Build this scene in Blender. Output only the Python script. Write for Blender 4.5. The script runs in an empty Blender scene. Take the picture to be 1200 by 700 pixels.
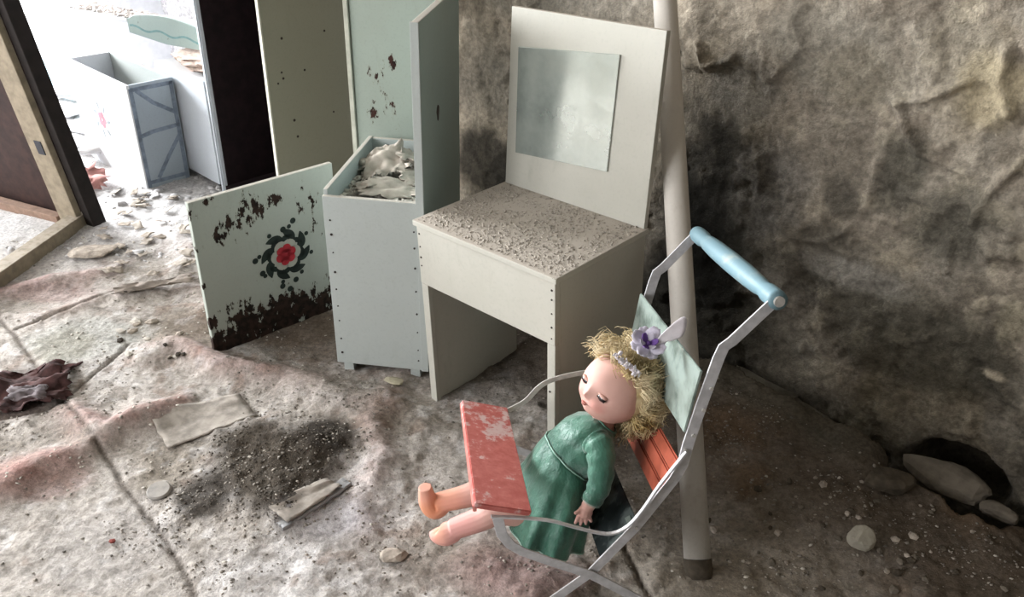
import bpy, bmesh, math, random
import numpy as np
from mathutils import Vector, Matrix, Euler
SC = bpy.context.scene; COL = SC.collection
rad = math.radians
# ---------------------------------------------------------------- camera
FPX, PIT, ROL, HC = 976.0, rad(30.19), rad(1.73), 1.194
cF = np.array([0, math.cos(PIT), -math.sin(PIT)]); _R = np.array([1., 0, 0]); _U = np.cross(_R, cF)
cR = math.cos(ROL)*_R + math.sin(ROL)*_U; cU = -math.sin(ROL)*_R + math.cos(ROL)*_U
CAM = np.array([0, 0, HC])
cam = bpy.data.cameras.new('camera'); cam.sensor_width = 36; cam.lens = FPX/1200*36; cam.clip_start = .02
co = bpy.data.objects.new('camera', cam); COL.objects.link(co); SC.camera = co
co.matrix_world = Matrix(((cR[0], cU[0], -cF[0], 0), (cR[1], cU[1], -cF[1], 0), (cR[2], cU[2], -cF[2], HC), (0, 0, 0, 1)))
# ---------------------------------------------------------------- world, lights, exposure
YAW = rad(-42.5)
dA = np.array([math.cos(YAW), math.sin(YAW), 0.]); nP = np.array([-math.sin(YAW), math.cos(YAW), 0.])
def W(a, p, z=0.): return np.array([0, 0, z]) + dA*a + nP*p
WALLP, WIN_A, BACKP, RIGHTA, CEIL = 1.64, -6.3, -2.6, 3.2, 2.9
w = bpy.data.worlds.new('world'); SC.world = w; w.use_nodes = True
w.node_tree.nodes['Background'].inputs[0].default_value = (.86, .93, 1, 1)
w.node_tree.nodes['Background'].inputs[1].default_value = 2.0
def area(name, loc, dirv, sx, sy, power, col):
    l = bpy.data.lights.new(name, 'AREA'); l.shape = 'RECTANGLE'; l.size = sx; l.size_y = sy; l.energy = power; l.color = col
    o = bpy.data.objects.new(name, l); COL.objects.link(o); o.location = loc
    o.rotation_euler = Vector(dirv).to_track_quat('-Z', 'Y').to_euler(); return o
area('daylight_far_window', W(WIN_A-.12, .25, 1.55), dA, 2.5, 1.7, 1150, (.93, .97, 1))
area('daylight_back_window', W(-4.1, BACKP-.12, 1.6), nP, 1.7, 1.5, 125, (.97, .98, 1))
area('daylight_back_window', W(-2.0, BACKP-.12, 1.6), nP, 1.7, 1.5, 125, (.97, .98, 1))
SC.view_settings.view_transform = 'Standard'; SC.view_settings.look = 'None'
SC.view_settings.gamma = 1; SC.view_settings.use_curve_mapping = False
SC.view_settings.exposure = 0.15
# ---------------------------------------------------------------- helpers
def ray(px, py): return cF + cR*((px-600)/FPX) + cU*((350-py)/FPX)
def onz(px, py, z=0.):
    d = ray(px, py); return CAM + d*((z-HC)/d[2])
def onpl(px, py, P, n):
    d = ray(px, py); return CAM + d*(((np.array(P)-CAM) @ n)/(d @ n))
def ap(v): v = np.array(v); return v @ dA, v @ nP, v[2]
def onwall(px, py, p=WALLP): return ap(onpl(px, py, nP*p, nP))
rng = np.random.RandomState(7); random.seed(7)
LAT = rng.rand(8, 256, 256)
def vn(x, y, s=0):
    L = LAT[s % 8]; x = np.asarray(x, float)+s*17.3; y = np.asarray(y, float)+s*5.7
    xi = np.floor(x).astype(int); yi = np.floor(y).astype(int); fx = x-xi; fy = y-yi
    fx = fx*fx*(3-2*fx); fy = fy*fy*(3-2*fy)
    a = L[xi & 255, yi & 255]; b = L[(xi+1) & 255, yi & 255]; c = L[xi & 255, (yi+1) & 255]; d = L[(xi+1) & 255, (yi+1) & 255]
    return (a*(1-fx)+b*fx)*(1-fy)+(c*(1-fx)+d*fx)*fy
def fbm(x, y, s=0, o=5):
    r = 0; A = .5; t = 0
    for i in range(o): r = r+A*vn(x*2**i, y*2**i, s+i); t += A; A *= .55
    return r/t
def sm(a, b, x): t = np.clip((x-a)/(b-a), 0, 1); return t*t*(3-2*t)
def lin(c):
    c = c.lstrip('#'); r = [int(c[i:i+2], 16)/255 for i in (0, 2, 4)]
    return np.array([v/12.92 if v <= .04045 else ((v+.055)/1.055)**2.4 for v in r])
def polyd(X, Y, pts):
    """distance to a polyline and position along it"""
    D = np.full(X.shape, 9.); T = np.zeros(X.shape); n = len(pts)-1
    for i in range(n):
        ax, ay = pts[i][:2]; bx, by = pts[i+1][:2]; L = (bx-ax)**2+(by-ay)**2+1e-12
        t = np.clip(((X-ax)*(bx-ax)+(Y-ay)*(by-ay))/L, 0, 1)
        d = np.hypot(X-ax-t*(bx-ax), Y-ay-t*(by-ay)); m = d < D
        D = np.where(m, d, D); T = np.where(m, (i+t)/n, T)
    return D, T
# ---- materials
class NT:
    def __init__(s, name):
        s.m = bpy.data.materials.new(name); s.m.use_nodes = True; s.t = s.m.node_tree; s.b = s.t.nodes['Principled BSDF']
    def n(s, typ, ins=None, **k):
        q = s.t.nodes.new(typ)
        for a, b in k.items(): setattr(q, a, b)
        for a, b in (ins or {}).items():
            if isinstance(b, bpy.types.NodeSocket): s.t.links.new(b, q.inputs[a])
            else:
                if isinstance(b, np.ndarray): b = tuple(b)+(1,)
                q.inputs[a].default_value = b
        return q
    def math(s, op, a, b=0., c=None):
        d = {0: a, 1: b}
        if c is not None: d[2] = c
        return s.n('ShaderNodeMath', d, operation=op).outputs[0]
    def mix(s, f, a, b, mode='MIX'):
        q = s.n('ShaderNodeMix', None, data_type='RGBA', blend_type=mode)
        for i, v in ((0, f), (6, a), (7, b)):
            if isinstance(v, bpy.types.NodeSocket): s.t.links.new(v, q.inputs[i])
            else: q.inputs[i].default_value = (tuple(v)+(1,)) if isinstance(v, np.ndarray) else v
        return q.outputs[2]
    def noise(s, scale, detail=5, rough=.6, stretch=(1, 1, 1), co=None):
        co = co or s.n('ShaderNodeTexCoord').outputs['Object']
        mp = s.n('ShaderNodeMapping', {0: co, 3: stretch}).outputs[0]
        return s.n('ShaderNodeTexNoise', {'Vector': mp, 'Scale': scale, 'Detail': detail, 'Roughness': rough}).outputs[0]
    def ramp(s, v, lo, hi):
        return s.n('ShaderNodeMapRange', {0: v, 1: lo, 2: hi}, interpolation_type='SMOOTHSTEP').outputs[0]
    def set(s, col, rough=.8, metal=0., bump=None, bs=.3, bd=.002, spec=.3):
        for k, v in (('Base Color', col), ('Roughness', rough), ('Metallic', metal), ('Specular IOR Level', spec)):
            if isinstance(v, bpy.types.NodeSocket): s.t.links.new(v, s.b.inputs[k])
            else: s.b.inputs[k].default_value = (tuple(v)+(1,)) if isinstance(v, np.ndarray) else v
        if bump is not None:
            q = s.n('ShaderNodeBump', {'Height': bump, 'Strength': bs, 'Distance': bd})
            s.t.links.new(q.outputs[0], s.b.inputs['Normal'])
        return s.m
DUST = lin('#b3a89d')
def plain(name, c, rough=.7, var=.12, metal=0., dust=0., scale=30, bs=.2, spec=.3):
    N = NT(name); n1 = N.noise(scale, 5); c = lin(c)
    col = N.mix(N.ramp(n1, .3, .7), c*(1-var*1.6), np.minimum(c*(1+var), 1))
    if dust:
        up = N.n('ShaderNodeSeparateXYZ', {0: N.n('ShaderNodeNewGeometry').outputs['Normal']}).outputs[2]
        f = N.math('MULTIPLY', N.ramp(up, .2, .9), N.ramp(N.noise(60, 4), .25, .6)); f = N.math('MULTIPLY', f, dust)
        col = N.mix(f, col, DUST)
    return N.set(col, rough, metal, n1, bs, spec=spec)
def paint(name, c, chip='#3a2a22', amount=.0, spots=(), dust=.7, stretch=(1, 1, .55), rough=.55, grime='#8a8878', gr=.5, scl=28, low=None):
    """old enamel paint: chips down to dark wood (more of them round the given spots), grime blotches, dust on top"""
    N = NT(name); c = lin(c); oc = N.n('ShaderNodeTexCoord').outputs['Object']
    base = N.mix(N.ramp(N.noise(3.5, 6, .65, co=oc), .35, .75), c, c*(1-gr*.35)+lin(grime)*gr*.30)
    base = N.mix(N.math('MULTIPLY', N.ramp(N.noise(160, 2, .5, co=oc), .5, .75), .22), base, c*.72)
    base = N.mix(N.math('MULTIPLY', N.ramp(N.noise(22, 6, .7, (1, 1, .3), co=oc), .56, .72), .35*gr), base, lin(grime)*.8)
    nz = N.noise(scl, 7, .66, stretch, co=oc); v = N.math('ADD', nz, amount)
    for (x, y, z, r, k) in spots:
        d = N.n('ShaderNodeVectorMath', {0: oc, 1: (x, y, z)}, operation='DISTANCE').outputs['Value']
        v = N.math('ADD', v, N.math('MULTIPLY', N.n('ShaderNodeMapRange', {0: d, 1: r, 2: 0., 3: 0., 4: 1.}, interpolation_type='SMOOTHSTEP').outputs[0], k))
    if low:   # worn band along the bottom edge
        z = N.n('ShaderNodeSeparateXYZ', {0: oc}).outputs[2]
        v = N.math('ADD', v, N.math('MULTIPLY', N.ramp(z, low[0], low[1]), low[2]))
    ch = N.ramp(v, .70, .715); halo = N.ramp(v, .66, .70)
    base = N.mix(N.math('MULTIPLY', halo, .35), base, lin(grime))
    col = N.mix(ch, base, N.mix(N.ramp(N.noise(50, 3, co=oc), .4, .6), lin(chip), lin(chip)*.35))
    if dust:
        up = N.n('ShaderNodeSeparateXYZ', {0: N.n('ShaderNodeNewGeometry').outputs['Normal']}).outputs[2]
        f = N.math('MULTIPLY', N.ramp(up, .3, .9), dust); col = N.mix(f, col, DUST)
    h = N.math('SUBTRACT', N.math('MULTIPLY', N.noise(90, 3, co=oc), .25), ch)
    return N.set(col, N.mix(ch, np.array([rough]*3), np.array([.9]*3)), 0, h, .6, .001)
def attrmat(name, rough=.93, fine=.35, bs=.5, bd=.004, scl=120, mid=.35):
    N = NT(name); a = N.n('ShaderNodeAttribute', attribute_name='Col').outputs[0]
    n1 = N.noise(scl, 6, .7); n2 = N.noise(scl*3.3, 3, .6); k = N.ramp(n1, .3, .7)
    a = N.mix(N.math('MULTIPLY', N.ramp(N.noise(19, 7, .72), .54, .57), mid), a, N.mix(1., a, np.array([.62]*3), 'MULTIPLY')); a = N.mix(N.math('MULTIPLY', N.ramp(N.noise(31, 7, .7), .58, .61), mid), a, N.mix(1., a, np.array([1.35]*3), 'MULTIPLY')); c = N.mix(1., a, N.mix(k, np.array([1-fine]*3), np.array([1+fine*.8]*3)), 'MULTIPLY')
    return N.set(c, rough, 0, N.math('ADD', n1, N.math('MULTIPLY', n2, .4)), bs, bd, spec=.15)
# ---- mesh building
def newobj(name, me, mat=None, parent=None, **props):
    o = bpy.data.objects.new(name, me); COL.objects.link(o)
    if mat and me and not me.materials: me.materials.append(mat)
    if parent: o.parent = parent
    for k, v in props.items(): o[k] = v
    return o
def thing(name, label, cat, loc=(0, 0, 0), rz=0, group=None, rot=None):
    o = bpy.data.objects.new(name, None); COL.objects.link(o); o.empty_display_size = .05
    o.location = Vector(loc); o.rotation_euler = rot if rot else (0, 0, rz); o['label'] = label; o['category'] = cat
    if group: o['group'] = group
    return o
def tag(o, label, cat, group=None, kind=None):
    o['label'] = label; o['category'] = cat
    if group: o['group'] = group
    if kind: o['kind'] = kind
    return o
def mesh(name, V, F, smooth=False):
    me = bpy.data.meshes.new(name); me.from_pydata([tuple(map(float, v)) for v in V], [], [tuple(map(int, f)) for f in F]); me.update()
    if smooth: me.polygons.foreach_set('use_smooth', [True]*len(me.polygons))
    return me
def frombm(name, bm, smooth=False):
    bmesh.ops.recalc_face_normals(bm, faces=bm.faces); me = bpy.data.meshes.new(name); bm.to_mesh(me); bm.free()
    if smooth: me.polygons.foreach_set('use_smooth', [True]*len(me.polygons))
    return me
def addbox(bm, x0, x1, y0, y1, z0, z1):
    v = [bm.verts.new((x, y, z)) for x in (x0, x1) for y in (y0, y1) for z in (z0, z1)]
    for f in ((0, 1, 3, 2), (4, 6, 7, 5), (0, 4, 5, 1), (2, 3, 7, 6), (0, 2, 6, 4), (1, 5, 7, 3)): bm.faces.new([v[i] for i in f])
    return v
def box(name, b, mat, parent=None, bev=.0015, jit=0., loc=None, rot=None, **props):
    bm = bmesh.new(); addbox(bm, *b)
    if jit:
        for v in bm.verts: v.co += Vector([random.uniform(-jit, jit) for _ in range(3)])
    if bev: bmesh.ops.bevel(bm, geom=bm.edges[:], offset=bev, segments=2, affect='EDGES', profile=.6)
    o = newobj(name, frombm(name, bm), mat, parent, **props)
    if loc is not None: o.location = Vector(loc)
    if rot is not None: o.rotation_euler = rot
    return o
def prism(name, poly, h, mat, parent=None, axis=2, off=0., bev=0., loc=None, rot=None, **props):
    """extrude a 2D outline by h along an axis"""
    bm = bmesh.new(); ax = [i for i in range(3) if i != axis]; lo = []
    for (a, b) in poly:
        c = [0, 0, 0]; c[ax[0]] = a; c[ax[1]] = b; c[axis] = off; lo.append(bm.verts.new(c))
    f = bm.faces.new(lo); r = bmesh.ops.extrude_face_region(bm, geom=[f]); d = [0, 0, 0]; d[axis] = h
    bmesh.ops.translate(bm, verts=[e for e in r['geom'] if isinstance(e, bmesh.types.BMVert)], vec=d)
    if bev: bmesh.ops.bevel(bm, geom=bm.edges[:], offset=bev, segments=1, affect='EDGES')
    o = newobj(name, frombm(name, bm), mat, parent, **props)
    if loc is not None: o.location = Vector(loc)
    if rot is not None: o.rotation_euler = rot
    return o
def loft(rings, cap=True):
    V = []; F = []; n = len(rings[0])
    for r in rings: V += [tuple(p) for p in r]
    for i in range(len(rings)-1):
        for j in range(n): F.append((i*n+j, i*n+(j+1) % n, (i+1)*n+(j+1) % n, (i+1)*n+j))
    if cap: F.append(tuple(range(n))[::-1]); F.append(tuple(range((len(rings)-1)*n, len(rings)*n)))
    return V, F
def tube(pts, rs, n=8, cap=True, flat=1.):
    pts = [np.array(p, float) for p in pts]; rings = []; up = None
    for i, p in enumerate(pts):
        t = pts[min(i+1, len(pts)-1)]-pts[max(i-1, 0)]; t = t/(np.linalg.norm(t)+1e-9)
        if up is None:
            up = np.cross(t, (0, 0, 1)); 
            if np.linalg.norm(up) < .1: up = np.cross(t, (0, 1, 0))
        up = up-t*(up @ t); up /= np.linalg.norm(up)+1e-9; s = np.cross(t, up); r = rs[i] if hasattr(rs, '__len__') else rs
        rings.append([p+(up*math.cos(a)+s*math.sin(a)*flat)*r for a in [2*math.pi*k/n for k in range(n)]])
    return loft(rings, cap)
def join(parts):
    V = []; F = []
    for v, f in parts:
        o = len(V); V += list(v); F += [tuple(i+o for i in q) for q in f]
    return V, F
def smoothpts(pts, k=6):
    pts = [np.array(p, float) for p in pts]; P = [pts[0]]+pts+[pts[-1]]; out = []
    for i in range(1, len(P)-2):
        for j in range(k):
            t = j/k; a, b, c, d = P[i-1:i+3]
            out.append(.5*((2*b)+(-a+c)*t+(2*a-5*b+4*c-d)*t*t+(-a+3*b-3*c+d)*t**3))
    return out+[pts[-1]]
def flakes(name, P, S, mat, parent=None, thick=.35, **props):
    """many little irregular chips joined into one mesh (a five-sided slab each)"""
    n = len(P); k = 5; th = rng.rand(n, 1)*6.28+np.linspace(0, 2*math.pi, k, endpoint=False)[None]; r = S[:, None]*(.5+.6*rng.rand(n, k))
    loc = np.stack([np.cos(th)*r, np.sin(th)*r*(.5+.5*rng.rand(n, 1)), np.zeros((n, k))], -1)
    tx = (rng.rand(n)-.5)*1.1; ty = (rng.rand(n)-.5)*1.1; nrm = np.stack([tx, ty, np.ones(n)], -1)
    loc[:, :, 2] = -(loc[:, :, 0]*tx[:, None]+loc[:, :, 1]*ty[:, None])*.8
    top = loc*.8; h = (S*thick*(.5+rng.rand(n)))[:, None, None]; top = top+np.array([0, 0, 1.])*h
    V = np.concatenate([loc, top], 1)+P[:, None, :]; V = V.reshape(-1, 3)
    base = (np.arange(n)*10)[:, None]; F = []
    tri = []
    for j in range(k): 
        a, b = j, (j+1) % k; tri += [(a, b, 5+b), (a, 5+b, 5+a)]
    tri += [(5, 6, 7), (5, 7, 8), (5, 8, 9)]
    F = (base[:, :, None]+np.array(tri)[None]).reshape(-1, 3)
    me = bpy.data.meshes.new(name); me.vertices.add(len(V)); me.vertices.foreach_set('co', V.ravel())
    me.loops.add(F.size); me.loops.foreach_set('vertex_index', F.ravel()); me.polygons.add(len(F)); me.polygons.foreach_set('loop_start', np.arange(len(F))*3)
    me.update(calc_edges=True); me.validate()
    return newobj(name, me, mat, parent, kind='stuff', **props)
def gridmesh(name, X, Y, Z, C, mat):
    ny, nx = X.shape; V = np.stack([X, Y, Z], -1).reshape(-1, 3); i = np.arange(ny*nx).reshape(ny, nx)
    F = np.stack([i[:-1, :-1], i[:-1, 1:], i[1:, 1:], i[1:, :-1]], -1).reshape(-1, 4)
    me = bpy.data.meshes.new(name); me.vertices.add(len(V)); me.vertices.foreach_set('co', V.ravel())
    me.loops.add(F.size); me.loops.foreach_set('vertex_index', F.ravel()); me.polygons.add(len(F)); me.polygons.foreach_set('loop_start', np.arange(len(F))*4)
    me.update(calc_edges=True); me.polygons.foreach_set('use_smooth', [True]*len(F))
    at = me.color_attributes.new('Col', 'FLOAT_COLOR', 'POINT'); c4 = np.concatenate([C.reshape(-1, 3), np.ones((len(V), 1))], 1); at.data.foreach_set('color', c4.ravel())
    o = newobj(name, me, mat); return o
def rock(name, size, mat, seed=0, parent=None, sub=2, flat=1., rough=.28):
    bm = bmesh.new(); bmesh.ops.create_icosphere(bm, subdivisions=sub, radius=1); r = np.random.RandomState(seed); D = r.randn(7, 3); D /= np.linalg.norm(D, axis=1)[:, None]
    for v in bm.verts:
        p = np.array(v.co); k = 1.
        for d in D: k = min(k, .72/max(.001, p @ d)) if p @ d > .72 else k
        k *= 1+rough*.4*(r.rand()-.5); v.co = Vector(p*k*np.array(size))
    return newobj(name, frombm(name, bm), mat, parent)

# ---------------------------------------------------------------- floor
RIDGE = [  # folds of the old floor covering: pixels on the ground, half width, height, redness
 ([(160, 432), (205, 408), (255, 432), (310, 440), (392, 452)], .035, .026, .55),
 ([(75, 478), (118, 512), (160, 492), (230, 468)], .035, .028, .9),
 ([(-30, 590), (40, 552), (110, 528)], .04, .022, .7),
 ([(-20, 352), (60, 333), (150, 318)], .035, .016, .6),
 ([(475, 430), (462, 465), (440, 500), (448, 540), (425, 585), (436, 640)], .03, .014, .4),
 ([(330, 452), (400, 470), (450, 480)], .05, .014, .1),
 ([(215, 330), (260, 350), (230, 400)], .05, .012, .22),
 ([(540, 640), (600, 690), (680, 720)], .06, .012, .5),
 ([(20, 380), (120, 350), (200, 340)], .03, .010, .3),
 ([(180, 260), (230, 300), (200, 330)], .05, .012, .05)]
RIDGE = [([onz(*q)[:2] for q in a], b, c, d) for a, b, c, d in RIDGE]
SEAM = [[onz(*q)[:2] for q in s] for s in ([(-20, 335), (0, 372), (58, 450), (112, 522), (170, 600), (236, 706)], [(-30, 500), (60, 480), (112, 440), (150, 405)], [(732, 640), (770, 720)], [(20, 388), (140, 345), (205, 332)])]
def apx(X, Y): return X*dA[0]+Y*dA[1], X*nP[0]+Y*nP[1]
HOLE_A = onwall(1125, 545)[0]
def blob(X, Y, px, py, rx, ry, s=0, rot=0., nz=.5, z=0., f=6.):
    c = onz(px, py, z); cx = np.linalg.norm(onz(px+rx, py)-c); cy = np.linalg.norm(onz(px, py-ry)-c); dx = X-c[0]; dy = Y-c[1]
    cr, sr = math.cos(rot), math.sin(rot); u = (dx*cr+dy*sr)/cx; v = (-dx*sr+dy*cr)/cy
    return sm(.0, .5, 1-np.hypot(u, v)+(fbm(X*f, Y*f, s)-.5)*2*nz)
def heights(X, Y):
    A, Pp = apx(X, Y)
    h = (fbm(X*3, Y*3, 1, 4)-.5)*.020+(fbm(X*22, Y*22, 2, 4)-.5)*.010+(fbm(X*70, Y*70, 5, 3)-.5)*.004
    lump = sm(.52, .75, fbm(X*9, Y*9, 4, 4)); h = h+lump*.010*sm(-.9, .3, X+.3*Y-.2)
    for pts, wd, hh, rd in RIDGE:
        D, T = polyd(X+(fbm(X*5, Y*5, 3, 2)-.5)*.05, Y, pts); e = np.sin(np.clip(T, 0, 1)*math.pi)**.5
        h = h+1.25*hh*e*np.exp(-(D/wd)**2)
    for s in SEAM:
        D, T = polyd(X+(fbm(X*7, Y*7, 5, 4)-.5)*.03, Y, s); h = h-.007*np.exp(-(D/.005)**2)*sm(.35, .55, fbm(X*6, Y*6, 1, 3)+.12)
    h = h+.018*blob(X, Y, 300, 548, 120, 62, 2, .2)*(.6+.8*fbm(X*30, Y*30, 5, 3))
    # plaster and earth heaped against the wall
    k = sm(1.10, 1.60, Pp+(fbm(X*4, Y*4, 6, 3)-.5)*.12)
    prof = .035+.045*np.exp(-((A+.62)/.30)**2)-.02*sm(-.35, .0, A)
    m = k*prof*(sm(-1.6, -.9, A)*.8+.2); h = h+m+k*(fbm(X*14, Y*14, 7, 4)-.5)*.03
    # gap between the heap and the wall
    jag = (fbm(A*9, A*0+3., 2, 4)-.5)*.09
    gap = sm(1.560, 1.575, Pp+jag*.8); hol = np.exp(-((A-HOLE_A)/.11)**4)
    gap = np.maximum(gap, sm(1.50, 1.54, Pp+jag)*hol)
    return h-gap*(.10+.08*hol)*sm(-1.5, -1., A)
def axis_grid(segs):
    out = [segs[0][0]]
    for a, b, st in segs: n = max(1, round((b-a)/st)); out += list(a+(b-a)*np.arange(1, n+1)/n)
    return np.array(out)
gx = axis_grid([(-6.5, -2.6, .03), (-2.6, -1.4, .012), (-1.4, 1.3, .0055), (1.3, 6.5, .15)])
gy = axis_grid([(-4.5, .75, .15), (.75, 2.2, .0055), (2.2, 3.3, .010), (3.3, 7.5, .03)])
X, Y = np.meshgrid(gx, gy); H = heights(X, Y)
def hz(x, y):
    i = np.clip(np.searchsorted(gx, x)-1, 0, len(gx)-2); j = np.clip(np.searchsorted(gy, y)-1, 0, len(gy)-2)
    u = (x-gx[i])/(gx[i+1]-gx[i]); v = (y-gy[j])/(gy[j+1]-gy[j])
    return (H[j, i]*(1-u)+H[j, i+1]*u)*(1-v)+(H[j+1, i]*(1-u)+H[j+1, i+1]*u)*v
def mixc(C, c, m): return C*(1-m[..., None])+lin(c)*m[..., None]
A, Pp = apx(X, Y)
C = np.ones(X.shape+(3,))*lin('#aea69f')
C = mixc(C, '#c6c1bf', sm(.40, .68, fbm(X*2.2, Y*2.2, 3, 5)))
C = mixc(C, '#8f8579', sm(.5, .72, fbm(X*5, Y*5, 5, 5))*.8)
C = mixc(C, '#85756a', sm(.62, .75, fbm(X*16, Y*16, 1, 4))*.7)
C = mixc(C, '#cfcac8', sm(.62, .72, fbm(X*30, Y*30, 6, 4))*.5)
C = mixc(C, '#6f655b', sm(.58, .72, fbm(X*38, Y*38, 3, 4))*.45)
C = mixc(C, '#82796f', sm(.60, .70, fbm(X*2.6+4, Y*7, 2, 5))*.5)
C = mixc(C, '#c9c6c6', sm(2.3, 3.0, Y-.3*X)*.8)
C = mixc(C, '#7f7565', sm(.0, .5, X)*sm(1.6, 1.0, Pp)*.55)
for pts, wd, hh, rd in RIDGE:
    D, T = polyd(X+(fbm(X*5, Y*5, 3, 2)-.5)*.05, Y, pts); e = np.sin(np.clip(T, 0, 1)*math.pi)**.4
    m = np.exp(-(D/(wd*1.15))**2)*e*rd*sm(.25, .6, fbm(X*12, Y*12, 2, 4)+.15)
    C = mixc(C, '#8f6c65', np.clip(m*(.55+.7*fbm(X*30, Y*30, 3, 4)), 0, 1))
    C = mixc(C, '#c5b5af', np.clip(np.exp(-((D)/(wd*.7))**2)*e*sm(.5, .7, fbm(X*15, Y*15, 4, 3))*.5, 0, 1))  # pale crest of each fold: a highlight painted into the floor colour
for (px, py, rx, ry, c, k, s) in [(300, 548, 125, 58, '#40382f', .97, 2), (385, 515, 45, 32, '#2d261f', .9, 3), (240, 585, 45, 34, '#2d261f', .85, 6), (20, 465, 60, 32, '#4c3a36', .8, 4),
        (700, 425, 260, 45, '#4f463e', .8, 1), (430, 395, 180, 35, '#57493c', .75, 5), (300, 380, 110, 28, '#5d5044', .6, 5), (380, 610, 80, 40, '#a3a0a6', .5, 1), (120, 640, 110, 60, '#a09a96', .5, 2),  # first blob here: shade under the dressing table, painted into the floor
        (100, 400, 80, 30, '#a5a5a0', .6, 3), (40, 560, 70, 30, '#8f6a62', .5, 6), (600, 680, 110, 45, '#8e7470', .5, 4), (870, 660, 150, 60, '#8c8173', .6, 2), (60, 345, 110, 16, '#7b5a56', .45, 6), (75, 410, 50, 20, '#7f7a66', .4, 1)]:
    C = mixc(C, c, blob(X, Y, px, py, rx, ry, s)*k)
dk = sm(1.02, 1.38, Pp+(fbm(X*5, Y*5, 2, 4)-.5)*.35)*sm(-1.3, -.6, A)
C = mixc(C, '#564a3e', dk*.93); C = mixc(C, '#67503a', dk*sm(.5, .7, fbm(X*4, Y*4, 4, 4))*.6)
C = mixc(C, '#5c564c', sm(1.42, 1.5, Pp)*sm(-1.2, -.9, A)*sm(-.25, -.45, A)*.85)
C = mixc(C, '#14110e', sm(1.555, 1.59, Pp)*sm(-1.5, -1.1, A)*.95)  # shade inside the gap along the wall, painted near-black on the floor
for s in SEAM: D, T = polyd(X+(fbm(X*7, Y*7, 5, 4)-.5)*.03, Y, s); C = mixc(C, '#5d534b', np.exp(-(D/.005)**2)*.75*sm(.35, .55, fbm(X*6, Y*6, 1, 3)+.12))
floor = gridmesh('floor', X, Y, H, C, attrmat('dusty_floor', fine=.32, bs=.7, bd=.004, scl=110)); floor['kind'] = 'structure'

# ---------------------------------------------------------------- walls
def wallgrid(name, p, a0, a1, z0, z1, st, zst=None):
    ga = axis_grid([(a0, a1, st)]); gz = axis_grid([(z0, z1, zst or st)]); A, Z = np.meshgrid(ga, gz)
    return A, Z
STEP_A = onwall(131, 30, 1.42)[0]
ga = axis_grid([(STEP_A, -2.2, .02), (-2.2, .35, .0065), (.35, RIGHTA, .06)]); gz = axis_grid([(-.2, 1.15, .0065), (1.15, CEIL, .05)])
A, Z = np.meshgrid(ga, gz)
def wb(px, py, rx, ry, s=0, nz=.5, f=7., hard=.5):
    c = onwall(px, py); e = onwall(px+rx, py); g = onwall(px, py-ry); ra = abs(e[0]-c[0]); rz_ = abs(g[2]-c[2])
    return sm(.0, hard, 1-np.hypot((A-c[0])/ra, (Z-c[2])/rz_)+(fbm(A*f, Z*f, s)-.5)*2*nz)
rel = (fbm(A*3, Z*3, 1, 4)-.5)*.02+(fbm(A*14, Z*14, 2, 5)-.5)*.014+(fbm(A*50, Z*50, 3, 3)-.5)*.004
WR = [([(1045, 118), (1052, 122), (1062, 150), (1076, 178)], .008, .016), ([(1052, 120), (1090, 115), (1130, 98)], .008, .015), ([(1140, 262), (1146, 240), (1180, 205), (1196, 190)], .009, .014), ([(1078, 180), (1110, 195), (1135, 205)], .007, .010),
      ([(905, 258), (930, 280), (965, 285), (992, 270)], .007, .008), ([(820, 50), (825, 80), (860, 68)], .007, .014), ([(1180, 60), (1170, 100), (1190, 140)], .012, .014), ([(1100, 300), (1113, 280), (1108, 320)], .006, .010), ([(1150, 290), (1160, 300), (1185, 300)], .010, .012), ([(1115, 130), (1150, 150), (1185, 130)], .012, .012), ([(1030, 190), (1020, 215), (1015, 240)], .007, .008)]
for pts, wd, hh in WR:
    D, T = polyd(A, Z, [(onwall(*q)[0], onwall(*q)[2]) for q in pts]); rel = rel-hh*np.exp(-(D/wd)**2)*(.4+.9*fbm(A*40, Z*40, 2, 3))
flk = sm(.50, .53, fbm(A*4.5, Z*4.5, 6, 6)); rel = rel+flk*.006
flk2 = sm(.55, .57, fbm(A*10, Z*10, 4, 5)); rel = rel-flk2*.005*sm(-.8, -.3, A)
hole = sm(.25, .55, 1-np.hypot((A-HOLE_A)/.15, (Z+.0)/.105)+(fbm(A*12, Z*12, 3)-.5)*.25); rel = rel+hole*.09
Cw = np.ones(A.shape+(3,))*lin('#877d70')
Cw = mixc(Cw, '#9c9182', sm(.45, .65, fbm(A*3, Z*3, 3, 5)))
Cw = mixc(Cw, '#665e53', sm(.52, .66, fbm(A*5, Z*5, 5, 5))*.7)
Cw = mixc(Cw, '#a59c8e', sm(.56, .68, fbm(A*9, Z*9, 1, 5))*.55)
Cw = mixc(Cw, '#4a443b', sm(.57, .62, fbm(A*13, Z*13, 5, 5))*.35)
Cw = mixc(Cw, '#b3a894', sm(.60, .64, fbm(A*20+3, Z*20, 2, 5))*.5*sm(-1., -.4, A))
Cw = mixc(Cw, '#6b655c', (flk-flk2)*.25)
Cw = mixc(Cw, '#86775c', sm(.55, .7, fbm(A*6, Z*6, 2, 4))*.3*sm(-.9, -.2, A))
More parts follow.
